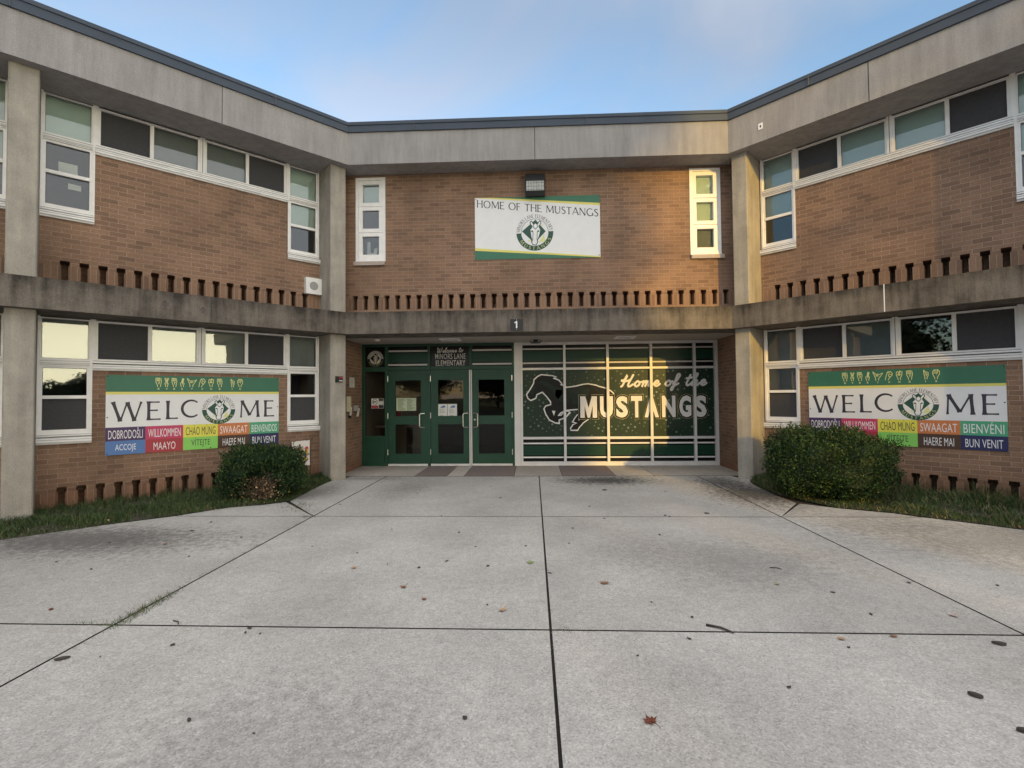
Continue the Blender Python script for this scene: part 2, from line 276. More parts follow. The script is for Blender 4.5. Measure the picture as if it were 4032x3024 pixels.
# ------------------------------------------------------------------ mesh tools
class Fr:
    """a vertical drawing plane: u to the right as seen, v up, lift outwards"""
    def __init__(s, ox, oy, t, o, z=0): s.o = Vector((ox, oy, z)); s.t = Vector((*t, 0)); s.n = Vector((*o, 0))
    def p(s, u, d, z): return s.o+s.t*u+s.n*d+Vector((0, 0, z))
OFF_L, OFF_R = 3.9366, 3.9221
WL = Fr(-OFF_L, 0, (-S2, -S2), (S2, -S2)); WR = Fr(OFF_R, 0, (S2, -S2), (-S2, -S2))
CW = Fr(0, 0, (1, 0), (0, -1)); PW = Fr(0, 1.35, (1, 0), (0, -1))

class MB:
    def __init__(s): s.v = []; s.f = []; s.m = []; s.uv = []; s.mats = []; s.flag = 0
    def mi(s, name):
        if name not in s.mats: s.mats.append(name)
        return s.mats.index(name)
    def face(s, pts, m, uv=None):
        k = len(s.v); s.v += [tuple(p) for p in pts]; s.f.append(tuple(range(k, k+len(pts)))); s.m.append(s.mi(m))
        s.uv.append(uv if uv else [(0, 0)]*len(pts))
    def hexa(s, P, m):
        """P: eight corners, bottom ring then top ring"""
        k = len(s.v); s.v += [tuple(p) for p in P]; q = s.mi(m)
        for f in ((3, 2, 1, 0), (4, 5, 6, 7), (0, 1, 5, 4), (1, 2, 6, 5), (2, 3, 7, 6), (3, 0, 4, 7)):
            s.f.append(tuple(k+i for i in f)); s.m.append(q); s.uv.append([(P[i][0], P[i][2]) for i in f])
    def box(s, fr, u0, u1, d0, d1, z0, z1, m):
        s.hexa([fr.p(u0, d0, z0), fr.p(u1, d0, z0), fr.p(u1, d1, z0), fr.p(u0, d1, z0), fr.p(u0, d0, z1), fr.p(u1, d0, z1), fr.p(u1, d1, z1), fr.p(u0, d1, z1)], m)
    def wbox(s, x0, x1, y0, y1, z0, z1, m): s.box(WORLD, x0, x1, y0, y1, z0, z1, m)
    def rect(s, fr, u0, u1, z0, z1, lift, m): s.face([fr.p(u0, lift, z0), fr.p(u1, lift, z0), fr.p(u1, lift, z1), fr.p(u0, lift, z1)], m, [(u0, z0), (u1, z0), (u1, z1), (u0, z1)])
    def poly(s, fr, pts, lift, m):
        if len(pts) > 8:
            from mathutils.geometry import tessellate_polygon
            for t in tessellate_polygon([[Vector((u, z, 0)) for u, z in pts]]): s.face([fr.p(pts[i][0], lift, pts[i][1]) for i in t], m)
        else: s.face([fr.p(u, lift, z) for u, z in pts], m)
    def disc(s, fr, u, z, r, lift, m, n=10, rz=None): s.poly(fr, [(u+r*math.cos(2*math.pi*i/n), z+(rz or r)*math.sin(2*math.pi*i/n)) for i in range(n)], lift, m)
    def prism(s, fr, pts, d0, d1, m):
        s.poly(fr, pts, d1, m); s.poly(fr, list(reversed(pts)), d0, m)
        for i in range(len(pts)):
            (a0, b0), (a1, b1) = pts[i], pts[(i+1) % len(pts)]
            s.face([fr.p(a0, d0, b0), fr.p(a1, d0, b1), fr.p(a1, d1, b1), fr.p(a0, d1, b0)], m)
    def stroke(s, fr, pts, wd, lift, m, h=.0012, cap=True):
        """a painted stroke: a ribbon with a faint ridge so that crossing strokes never share a plane"""
        n = len(pts)
        if not isinstance(wd, (list, tuple)): wd = [wd]*n
        P = [Vector((p[0], p[1])) for p in pts]; W_ = (list(wd)+[wd[-1]]*n)[:n]
        if cap:
            d = (P[0]-P[1]).normalized(); P.insert(0, P[0]+d*W_[0]*.36); W_.insert(0, W_[0]*.55)
            d = (P[-1]-P[-2]).normalized(); P.append(P[-1]+d*W_[-1]*.36); W_.append(W_[-1]*.55)
        prev = None
        for i in range(len(P)):
            t = (P[min(i+1, len(P)-1)]-P[max(i-1, 0)])
            if t.length < 1e-9: t = Vector((1, 0))
            t.normalize(); nn = Vector((-t.y, t.x))
            if 0 < i < len(P)-1:
                e = (P[i+1]-P[i])
                if e.length > 1e-9:
                    c = abs(e.normalized().dot(t)); nn = nn/max(c, .6)
            l = P[i]+nn*W_[i]/2; r = P[i]-nn*W_[i]/2
            cur = (fr.p(l.x, lift, l.y), fr.p(P[i].x, lift+h, P[i].y), fr.p(r.x, lift, r.y))
            if prev:
                s.face([prev[0], cur[0], cur[1], prev[1]], m); s.face([prev[1], cur[1], cur[2], prev[2]], m)
            prev = cur
    def text(s, fr, body, u0, z0, wid, hgt, lift, m, bold=0, spacing=1., shear=0):
        """lettering from the built-in font, fitted into a box"""
        cu = bpy.data.curves.new('t', 'FONT'); cu.body = body; cu.offset = bold; cu.space_character = spacing; cu.shear = shear; cu.resolution_u = 3
        ob = bpy.data.objects.new('t', cu); C.objects.link(ob)
        dg = bpy.context.evaluated_depsgraph_get(); dg.update()
        me = bpy.data.meshes.new_from_object(ob.evaluated_get(dg))
        xs = [v.co.x for v in me.vertices]; ys = [v.co.y for v in me.vertices]
        x0, x1, y0, y1 = min(xs), max(xs), min(ys), max(ys)
        k = len(s.v); q = s.mi(m)
        s.v += [tuple(fr.p(u0+(v.co.x-x0)/(x1-x0)*wid, lift, z0+(v.co.y-y0)/(y1-y0)*hgt)) for v in me.vertices]
        for p in me.polygons:
            s.f.append(tuple(k+i for i in p.vertices)); s.m.append(q); s.uv.append([(0, 0)]*len(p.vertices))
        bpy.data.objects.remove(ob); bpy.data.curves.remove(cu); bpy.data.meshes.remove(me)
    def tube(s, pts, r, m, n=6):
        rings = []
        if not isinstance(r, (list, tuple)): r = [r]*len(pts)
        for i, p in enumerate(pts):
            p = Vector(p); t = (Vector(pts[min(i+1, len(pts)-1)])-Vector(pts[max(i-1, 0)])).normalized()
            x = t.orthogonal().normalized(); y = t.cross(x)
            if rings and False: pass
            rings.append([p+(x*math.cos(2*math.pi*k/n)+y*math.sin(2*math.pi*k/n))*r[i] for k in range(n)])
        for i in range(len(rings)-1):
            # align ring starts to limit twisting
            A, B = rings[i], rings[i+1]
            j = min(range(n), key=lambda q: (A[0]-B[q]).length); B = B[j:]+B[:j]; rings[i+1] = B
            for k in range(n): s.face([A[k], A[(k+1) % n], B[(k+1) % n], B[k]], m)
        s.face(list(reversed(rings[0])), m); s.face(rings[-1], m)
    def build(s, name, parent=None, smooth=False):
        me = bpy.data.meshes.new(name)
        V = [Vector(v) for v in s.v]
        lo = Vector((min(v.x for v in V), min(v.y for v in V), min(v.z for v in V))); hi = Vector((max(v.x for v in V), max(v.y for v in V), max(v.z for v in V)))
        org = Vector(((lo.x+hi.x)/2, (lo.y+hi.y)/2, lo.z))
        me.from_pydata([tuple(v-org) for v in V], [], s.f)
        for n in s.mats: me.materials.append(M[n])
        me.polygons.foreach_set('material_index', s.m)
        ul = me.uv_layers.new(name='UVMap'); flat = []
        for q in s.uv:
            for c in q: flat += [c[0], c[1]]
        ul.data.foreach_set('uv', flat)
        if smooth: me.polygons.foreach_set('use_smooth', [True]*len(s.f))
        me.update()
        o = bpy.data.objects.new(name, me); C.objects.link(o)
        wl = org
        if parent:
            o.parent = parent; o.location = wl-WLOC[parent.name]
        else: o.location = wl
        WLOC[o.name] = wl
        return o
WLOC = {}
WORLD = Fr(0, 0, (1, 0), (0, 1))
def empty(name, loc, label, cat, group=None):
    o = bpy.data.objects.new(name, None); C.objects.link(o); o.location = loc; WLOC[o.name] = Vector(loc); o.empty_display_size = .2
    o['label'] = label; o['category'] = cat
    if group: o['group'] = group
    return o
def tag(o, label, cat, group=None, kind=None):
    o['label'] = label; o['category'] = cat
    if group: o['group'] = group
    if kind: o['kind'] = kind
    return o
def struct(o): o['kind'] = 'structure'; return o

def wall_grid(mb, fr, u0, u1, z0, z1, holes, depth, m='brick', bands=()):
    """a wall face with real openings; jambs turn back by depth"""
    us = sorted({u0, u1, *[h[0] for h in holes], *[h[1] for h in holes]}); zs = sorted({z0, z1, *[h[2] for h in holes], *[h[3] for h in holes], *[b[i] for b in bands for i in (0, 1)]})
    us = [u for u in us if u0-1e-6 <= u <= u1+1e-6]; zs = [z for z in zs if z0-1e-6 <= z <= z1+1e-6]
    def inh(u, z): return any(h[0] < u < h[1] and h[2] < z < h[3] for h in holes)
    nu, nz = len(us)-1, len(zs)-1
    G = [[inh((us[i]+us[i+1])/2, (zs[j]+zs[j+1])/2) for j in range(nz)] for i in range(nu)]
    for i in range(nu):
        for j in range(nz):
            a, b, c, d = us[i], us[i+1], zs[j], zs[j+1]
            mm = m
            for (b0, b1, bm) in bands:
                if b0 < (c+d)/2 < b1: mm = bm
            if not G[i][j]:
                mb.face([fr.p(a, 0, c), fr.p(b, 0, c), fr.p(b, 0, d), fr.p(a, 0, d)], mm, [(a, c), (b, c), (b, d), (a, d)])
            else:
                def jamb(p, q):
                    mb.face([fr.p(p[0], 0, p[1]), fr.p(q[0], 0, q[1]), fr.p(q[0], -depth, q[1]), fr.p(p[0], -depth, p[1])], mm,
                            [(p[0], p[1]), (q[0], q[1]), (q[0]+(depth if p[0] == q[0] else 0), q[1]+(depth if p[1] == q[1] else 0)), (p[0]+(depth if p[0] == q[0] else 0), p[1]+(depth if p[1] == q[1] else 0))])
                if i > 0 and not G[i-1][j]: jamb((a, c), (a, d))
                if i < nu-1 and not G[i+1][j]: jamb((b, c), (b, d))
                if j > 0 and not G[i][j-1]: jamb((a, c), (b, c))
                if j < nz-1 and not G[i][j+1]: jamb((a, d), (b, d))

def slots(us, ztop, zbot):
    h = []
    for u in us:
        h.append((u-.051, u+.051, ztop-.0677, ztop)); h.append((u-.036, u+.036, zbot, ztop-.0676))
    return h

# ------------------------------------------------------------------ heights shared by the three fronts
Z_SOF, Z_CB, Z_CT, Z_BB, Z_BT = 5.71, 6.294, 6.46, 2.621, 3.015
D_C, D_L, D_R = .44, .674, .70
U = .2032
school = empty('school_building', (0, 0, 0), 'two storey brown brick school with concrete bands around a forecourt', 'school')

# ---- wing walls
def wing(fr, side, sh, slot0):
    far = 28.5
    holes = []
    wins = []
    for bay in (0, 1):
        o = 4.06*bay
        for (dz) in (0, 3.1):
            wins.append((o+.215+sh, o+.775+sh, dz, 'inner', bay)); wins.append((o+.775+sh, o+3.415+sh, dz, 'strip', bay)); wins.append((o+3.415+sh, o+3.985+sh, dz, 'outer', bay))
    for (a0, a1, dz, kind, bay) in wins:
        zt = Z_BB if dz == 0 else Z_SOF
        if kind == 'strip': holes.append((a0, a1, dz+1.935, zt+(.02 if dz == 0 else 1)))
        else: holes.append((a0, a1, dz+.905, zt+(.02 if dz == 0 else 1)))
    sl_up = [slot0+i*U for i in range(17)]+[slot0+4.06+i*U for i in range(17)]
    mb = MB()
    ub = [(b0, b1) for b0, b1 in ((3.137, 3.335),)]
    wall_grid(mb, fr, -.12, far, Z_BB+.02, Z_SOF+.02, holes+slots(sl_up, 3.403, Z_BT-.2), .26, bands=((2.6, 3.335, 'soldier'),))
    wall_grid(mb, fr, -.12, far, -.1, Z_BB+.02, holes+slots(sl_up, .285, -.2), .26, bands=((-.2, .2173, 'soldier'),))
    mb.rect(fr, -.12, far, -.1, .45, -.258, 'brick'); mb.rect(fr, -.12, far, 2.8, 3.5, -.258, 'brick')
    mb.box(fr, far, far+.02, -7.5, .0, -.1, Z_SOF+.5, 'brick')
    mb.build('wing_wall', school)
    # roof edge, coping, ledge
    d = D_L if side == 'L' else D_R
    s_in = D_C/S2-d
    mb = MB()
    def slab(d0, d1, z0, z1, m, mb=mb, e=0):
        # mitred against the centre front
        si1 = (D_C+e)/S2-d1; si0 = si1+(d1-d0)*math.tan(R(22.5)) if d0 < d1 else si1
        mb.hexa([fr.p(si1, d1, z0), fr.p(far+.3, d1, z0), fr.p(far+.3, d0, z0), fr.p(si1-.3, d0, z0), fr.p(si1, d1, z1), fr.p(far+.3, d1, z1), fr.p(far+.3, d0, z1), fr.p(si1-.3, d0, z1)], m)
    slab(-.2, d, Z_SOF, Z_CB, 'fascia')
    fas = mb.build('roof_fascia', school)
    mb = MB(); slab(-.2, d+.03, Z_CB, Z_CT, 'coping', mb, .03)
    slab(-.2, d+.045, Z_CT-.045, Z_CT+.012, 'coping', mb, .045)
    for su in (1.2, 4.25, 7.3): mb.box(fr, su-.004, su+.004, d, d+.0485, Z_CB+.004, Z_CT+.0135, 'dark_line')
    mb.build('metal_coping', fas)
    mb = MB(); slab(-.09, d, Z_BB, Z_BT, 'ledge', mb)
    led = mb.build('concrete_ledge', school)
    mb = MB()
    for su in ((2.09, 6.15) if side == 'L' else (2.07, 6.13)):
        mb.box(fr, su-.006, su+.006, d-.02, d+.0025, Z_BB+.002, Z_BT+.002, 'black' if side == 'L' else 'sign_white')
    mb.build('sealant_joint', led)
    mb = MB()
    for su in (1.96, 6.0): mb.box(fr, su-.005, su+.005, d-.02, d+.0025, Z_SOF+.002, Z_CB-.002, 'black')
    mb.build('panel_joint', fas)
    if side == 'L':
        rc = random.Random(4)
        for (cu_, cz_, r_) in ((2.66, 2.83, .06), (2.19, 2.8, .045), (1.3, 2.98, .02), (.62, 2.97, .018)):
            mb = MB(); mb.poly(fr, [(cu_+r_*rc.uniform(.5, 1.1)*math.cos(k*.7), cz_+r_*1.3*rc.uniform(.5, 1.1)*math.sin(k*.7)) for k in range(9)], d+.0015, 'spall'); mb.build('chipped_patch', led)
    # columns, chamfered corners
    for (s0, s1, dc) in ((-.09, .19, .53), (3.98, 4.265, .53), (8.04, 8.32, .53), (12.1, 12.38, .53), (16.16, 16.44, .53), (20.22, 20.5, .53), (24.28, 24.56, .53)):
        if s0 < 0 and side == 'R': s0, s1, dc = -.095, .168, .553
        if s0 < 0 and side == 'L': s0, s1, dc = -.086, .20, .508
        mb = MB(); c = .014
        prof = [(s0, -.16), (s1, -.16), (s1, dc-c), (s1-c, dc), (s0+c, dc), (s0, dc-c)]
        n = len(prof)
        for z0, z1 in ((-.08, Z_BB+.05), (Z_BT-.05, Z_SOF+.05)):
            lo = [fr.p(u, d_, z0) for u, d_ in prof]; hi = [fr.p(u, d_, z1) for u, d_ in prof]
            for i in range(n): mb.face([lo[i], lo[(i+1) % n], hi[(i+1) % n], hi[i]], 'column')
            mb.face(hi, 'column'); mb.face(lo[::-1], 'column')
        mb.build('column', school)
    # windows
    for (a0, a1, dz, kind, bay) in wins:
        if bay == 1 and not (side == 'L' and kind == 'inner'):
            pass
        window(fr, a0, a1, dz, kind, side)

def frame_ring(mb, fr, u0, u1, z0, z1, wd, d0, d1, m):
    mb.box(fr, u0, u0+wd, d0, d1, z0, z1, m); mb.box(fr, u1-wd, u1, d0, d1, z0, z1, m)
    mb.box(fr, u0+wd, u1-wd, d0, d1, z0, z0+wd, m); mb.box(fr, u0+wd, u1-wd, d0, d1, z1-wd, z1, m)

def window(fr, a0, a1, dz, kind, side):
    mb = MB(); zt = dz+(2.6 if dz == 0 else 2.6); top = Z_BB if dz == 0 else Z_SOF
    panes = []
    if kind == 'strip':
        zb = dz+2.0
        frame_ring(mb, fr, a0, a1, zb, top+.03, .03, -.07, .012, 'white')
        mid = (a0+a1)/2
        mb.box(fr, mid-.034, mid+.034, -.07, .014, zb+.03, top, 'white')
        for q0, q1 in ((a0+.03, mid-.034), (mid+.034, a1-.03)):
            frame_ring(mb, fr, q0, q1, zb+.03, top-.012, .028, -.06, -.006, 'white')
            c = (q0+q1)/2; mb.box(fr, c-.024, c+.024, -.06, -.004, zb+.058, top-.04, 'white')
            panes += [(q0+.028, c-.024, zb+.058, top-.04), (c+.024, q1-.028, zb+.058, top-.04)]
        kinds = ['screen', 'glass', 'glass', 'screen']
        if side == 'L': pass
    else:
        zb = dz+.98
        frame_ring(mb, fr, a0, a1, zb, top+.03, .028, -.07, .012, 'white')
        t0 = dz+1.95; mb.box(fr, a0+.028, a1-.028, -.07, .015, t0, t0+.085, 'white')
        mb.box(fr, a0+.028, a1-.028, -.07, .024, t0+.028, t0+.04, 'sill')
        frame_ring(mb, fr, a0+.028, a1-.028, zb+.028, t0, .03, -.06, -.008, 'white')
        mr = dz+1.495; mb.box(fr, a0+.058, a1-.058, -.055, -.004, mr, mr+.045, 'white')
        mb.box(fr, a0+.058, a1-.058, -.05, -.012, zb+.058, zb+.09, 'white')
        frame_ring(mb, fr, a0+.028, a1-.028, t0+.085, top-.012, .018, -.06, -.012, 'white')
        panes = [(a0+.046, a1-.046, t0+.103, top-.03), (a0+.058, a1-.058, mr+.045, t0-.03), (a0+.058, a1-.058, zb+.09, mr)]
        kinds = ['glass', 'glass', 'screen' if dz == 0 else 'glass']
    if kind == 'strip': mb.box(fr, a0+.004, a1-.004, -.02, .0135, zb+.026, zb+.031, 'dark_line'); mb.box(fr, mid-.004, mid+.004, -.02, .0155, zb+.035, top-.01, 'dark_line')  # raised dark strips drawn in for the shadow lines of the frame
    else:
        mb.box(fr, a0+.03, a1-.03, -.02, .0165, t0+.012, t0+.017, 'dark_line'); mb.box(fr, a0+.03, a1-.03, -.02, .0165, t0+.062, t0+.067, 'dark_line')
        mb.box(fr, a0+.004, a1-.004, -.02, .0135, zb+.02, zb+.025, 'dark_line')
    for (p0, p1, q0, q1) in panes:
        frame_ring(mb, fr, p0-.002, p1+.002, q0-.002, q1+.002, .007, -.043, -.036, 'dark_line')
    win = mb.build('window', school)
    sb = MB()
    zs = zb; e = .012 if kind == 'strip' else .03
    lo_ = a0-(0 if kind == 'strip' else .03); hi_ = a1+(0 if kind == 'strip' else .0)
    if kind == 'outer': lo_, hi_ = a0, a1
    if kind == 'inner': lo_, hi_ = a0-.03, a1
    P = lambda u, dd, z: fr.p(u, dd, z)
    sb.hexa([P(lo_, -.09, zs-.07), P(hi_, -.09, zs-.07), P(hi_, .045, zs-.075), P(lo_, .045, zs-.075), P(lo_, -.09, zs-.002), P(hi_, -.09, zs-.002), P(hi_, .04, zs-.022), P(lo_, .04, zs-.022)], 'white')
    sb.box(fr, lo_+.002, hi_-.002, -.03, .0435, zs-.047, zs-.042, 'dark_line'); sb.box(fr, lo_, hi_, -.03, .03, zs-.105, zs-.0765, 'sill')
    sb.build('sill', win)
    for i, ((p0, p1, q0, q1), kd) in enumerate(zip(panes, kinds)):
        g = MB(); g.box(fr, p0-.004, p1+.004, -.05, -.044, q0-.004, q1+.004, 'glass' if kd == 'glass' else 'screen'); g.build('pane', win)
        if kd == 'glass':
            b = MB(); bm = 'blind'
            if kind == 'strip' and side == 'L': bm = 'blind_grey'
            if kind != 'strip':
                if i == 2: bm = 'dark'
                if i == 1 and (dz == 0 or side == 'L' and kind == 'outer'): bm = 'dark'
                if i == 0 and dz == 0: bm = 'blind_grey'
            if side == 'R' and dz == 0: bm = 'blind_grey' if i != 2 else 'dark'
            if bm != 'dark':
                b.box(fr, p0-.01, p1+.01, -.088, -.084, q0, q1+.02, bm); b.build('blind', win)
    # things taped inside the upper left panes
    return win

wing(WL, 'L', 0, .4684); wing(WR, 'R', -.025, .4304)

# ---- centre front, upper storey
cs = [-3.455+i*U for i in range(35)]
mb = MB()
cw = [(-3.44, -2.87), (2.825, 3.385)]
wall_grid(mb, CW, -3.8, 3.8, 2.95, Z_SOF+.02, slots(cs, 3.403, 3.137)+[(a0, a1, 4.06, 5.66) for a0, a1 in cw], .26, bands=((3.12, 3.335, 'soldier'),))
mb.rect(CW, -3.8, 3.8, 2.9, 3.5, -.258, 'brick')
mb.build('front_wall', school)
mb = MB()
xm = OFF_L+0
def cslab(d1, z0, z1, m, mb, e=0):
    dl, dr = D_L+e, D_R+e
    xl = -OFF_L-S2*((d1)/S2-dl)+S2*dl; xr = OFF_R+S2*((d1)/S2-dr)-S2*dr
    mb.hexa([CW.p(xl, d1, z0), CW.p(xr, d1, z0), CW.p(xr+.3, -.2, z0), CW.p(xl-.3, -.2, z0), CW.p(xl, d1, z1), CW.p(xr, d1, z1), CW.p(xr+.3, -.2, z1), CW.p(xl-.3, -.2, z1)], m)
cslab(D_C, Z_SOF, Z_CB, 'fascia', mb); fas = mb.build('roof_fascia', school)
mb = MB(); cslab(D_C+.03, Z_CB, Z_CT, 'coping', mb, .03); cslab(D_C+.045, Z_CT-.045, Z_CT+.012, 'coping', mb, .045); [mb.box(CW, su-.004, su+.004, D_C, D_C+.0485, Z_CB+.004, Z_CT+.0135, 'dark_line') for su in (-2.2, .9)]; mb.build('metal_coping', fas)
mb = MB(); mb.box(CW, -.034, -.022, D_C-.02, D_C+.0025, Z_SOF+.002, Z_CB-.002, 'black'); mb.build('panel_joint', fas)
mb = MB(); cslab(D_C, Z_BB, Z_BT, 'ledge', mb); led = mb.build('concrete_ledge', school)
mb = MB(); mb.box(CW, -.028, -.014, D_C-.02, D_C+.0025, Z_BB+.002, Z_BT-.002, 'black'); mb.build('sealant_joint', led)
for k, (a0, a1) in enumerate(cw):
    mb = MB(); e = .0 if k == 0 else 0
    frame_ring(mb, CW, a0, a1, 4.06, 5.66, .052, -.08, .014, 'white')
    w0, w1 = a0+.052, a1-.052; hh = (5.608-4.112)/3
    panes = []
    for i in range(3):
        q0 = 4.112+i*hh; frame_ring(mb, CW, w0+.003, w1-.003, q0+.004, q0+hh-.004, .07, -.07, -.002, 'white')
        panes.append((w0+.073, w1-.073, q0+.074, q0+hh-.074))
    win = mb.build('window', school)
    sb = MB(); sb.box(CW, a0-.03 if k == 0 else a0+.01, a1-.006 if k == 0 else a1+.04, -.08, .05, 3.975, 4.045, 'stone_sill'); sb.box(CW, a0, a1, -.08, .03, 4.046, 4.0595, 'white'); sb.build('sill', win)
    for i, p in enumerate(panes):
        g = MB(); g.box(CW, p[0]-.004, p[1]+.004, -.045, -.039, p[2]-.004, p[3]+.004, 'glass'); g.build('pane', win)
        if i == 2 or (k == 1):
            b = MB(); b.box(CW, p[0]-.02, p[1]+.02, -.085, -.081, p[2]-.02, p[3]+.02, 'blind' if not (k == 1 and i == 0) else 'blind_grey'); b.build('blind', win)

# ---- roof and rooms behind
mb = MB()
mb.face([(-14, -10, 6.2), (14, -10, 6.2), (14, 9, 6.2), (-14, 9, 6.2)], 'roof') if False else None
for fr in (WL, WR):
    mb.face([fr.p(-3, -.15, 6.3), fr.p(28.6, -.15, 6.3), fr.p(28.6, -8, 6.3), fr.p(-3, -8, 6.3)], 'roof')
mb.face([(-4.2, .15, 6.31), (4.2, .15, 6.31), (4.2, 9, 6.31), (-4.2, 9, 6.31)], 'roof')
mb.build('flat_roof', school)
mb = MB()
for fr in (WL, WR):
    for z in (.02, 2.75, 5.75):
        mb.face([fr.p(.0, -.265, z), fr.p(8.3, -.265, z), fr.p(8.3, -4, z), fr.p(.0, -4, z)], 'dark')
    mb.face([fr.p(0, -4, 0), fr.p(8.3, -4, 0), fr.p(8.3, -4, 6), fr.p(0, -4, 6)], 'dark')
    for s_ in (.02, 4.1, 8.3): mb.face([fr.p(s_, -.265, 0), fr.p(s_, -4, 0), fr.p(s_, -4, 6), fr.p(s_, -.265, 6)], 'dark')
for z in (2.76, 5.76): mb.face([(-3.79, .265 if z > 3 else 1.46, z), (3.79, .265 if z > 3 else 1.46, z), (3.79, 5, z), (-3.79, 5, z)], 'dark')
mb.face([(-3.79, .265, 2.9), (3.79, .265, 2.9), (3.79, 5, 2.9), (-3.79, 5, 2.9)], 'dark')
mb.face([(-3.79, 5, 2.9), (3.79, 5, 2.9), (3.79, 5, 6), (-3.79, 5, 6)], 'dark')
for x in (-3.79, 3.79): mb.face([(x, .265, 2.9), (x, 5, 2.9), (x, 5, 6), (x, .265, 6)], 'dark')
mb.build('inside_room', school)
mb = MB()
mb.face([(-3.79, 5.5, 0), (3.79, 5.5, 0), (3.79, 5.5, 2.76), (-3.79, 5.5, 2.76)], 'dark')
mb.face([(-3.78, 1.46, .02), (3.79, 1.46, .02), (3.79, 5.5, .02), (-3.78, 5.5, .02)], 'dark')
mb.face([(-3.78, 1.46, 0), (-3.78, 5.5, 0), (-3.78, 5.5, 2.76), (-3.78, 1.46, 2.76)], 'beige'); mb.face([(3.785, 1.46, 0), (3.785, 5.5, 0), (3.785, 5.5, 2.76), (3.785, 1.46, 2.76)], 'dark')
mb.face([(-3.78, 3.0, 0), (-2.7, 3.0, 0), (-2.7, 3.0, 2.76), (-3.78, 3.0, 2.76)], 'beige')
mb.build('lobby_wall', school)
mb = MB(); mb.wbox(-3.77, -2.95, 2.1, 2.6, .78, .82, 'beige'); mb.wbox(-3.7, -3.66, 2.15, 2.55, .02, .78, 'twig'); mb.wbox(-3.05, -3.0, 2.15, 2.55, .02, .78, 'twig')
tag(mb.build('lobby_table'), 'tan side table seen through the narrow glass beside the green doors', 'table')
mb = MB(); pv = [(.05, .82), (.06, .84), (.035, .9), (.03, .95), (.06, 1.03), (.075, 1.12), (.06, 1.22), (.03, 1.27)]
for i in range(len(pv)-1):
    for k in range(10):
        a0, a1 = 2*math.pi*k/10, 2*math.pi*(k+1)/10; c_ = (-3.28, 2.3)
        q = lambda r_, an, z_: (c_[0]+r_*math.cos(an), c_[1]+r_*math.sin(an), z_)
        mb.face([q(pv[i][0], a0, pv[i][1]), q(pv[i][0], a1, pv[i][1]), q(pv[i+1][0], a1, pv[i+1][1]), q(pv[i+1][0], a0, pv[i+1][1])], 'redlamp' if i > 2 else 'black')
mb.face([q(.03, 2*math.pi*k/10, 1.27) for k in range(10)], 'redlamp')
tag(mb.build('vase'), 'dark red ornament standing on the lobby table behind the narrow glass', 'ornament')

# ---- porch
mb = MB()
for x, sg in ((-3.79, 1), (3.765, -1)):
    fr = Fr(x, 0, (0, 1), (sg, 0))
    mb.rect(fr, -.06, 1.36, -.05, 2.64, 0, 'brick')
    mb.rect(fr, -.06, 1.36, -.05, 2.64, -.12, 'brick'); mb.build('porch_wall', school); mb = MB()
mb = MB(); mb.wbox(-3.85, 3.85, -.2, 1.46, 2.624, 2.74, 'porch'); mb.build('porch_ceiling', school)

# ---- drawing helpers for lettering
def spline(pts, n=6):
    P = [Vector((p[0], p[1])) for p in pts]; out = []
    for i in range(len(P)-1):
        p0, p1, p2, p3 = P[max(i-1, 0)], P[i], P[i+1], P[min(i+2, len(P)-1)]
        for k in range(n):
            t = k/n
            out.append(.5*((2*p1)+(p2-p0)*t+(2*p0-5*p1+4*p2-p3)*t*t+(3*p1-p0-3*p2+p3)*t**3))
    out.append(P[-1]); return [(v.x, v.y) for v in out]
def arc(cx, cy, rx, ry, a0, a1, n=14): return [(cx+rx*math.cos(R(a0+(a1-a0)*i/n)), cy+ry*math.sin(R(a0+(a1-a0)*i/n))) for i in range(n+1)]
TK, TN = .135, .075
def st(a, b, w, f=1.5): return ([(a[0]+(b[0]-a[0])*t, a[1]+(b[1]-a[1])*t) for t in (0, .15, .5, .85, 1)], [w*f, w*1.05, w*.92, w*1.05, w*f])
def sa(pts, w0, w1): 
    n = len(pts)-1; return (pts, [w0+(w1-w0)*math.sin(math.pi*i/n) for i in range(n+1)])
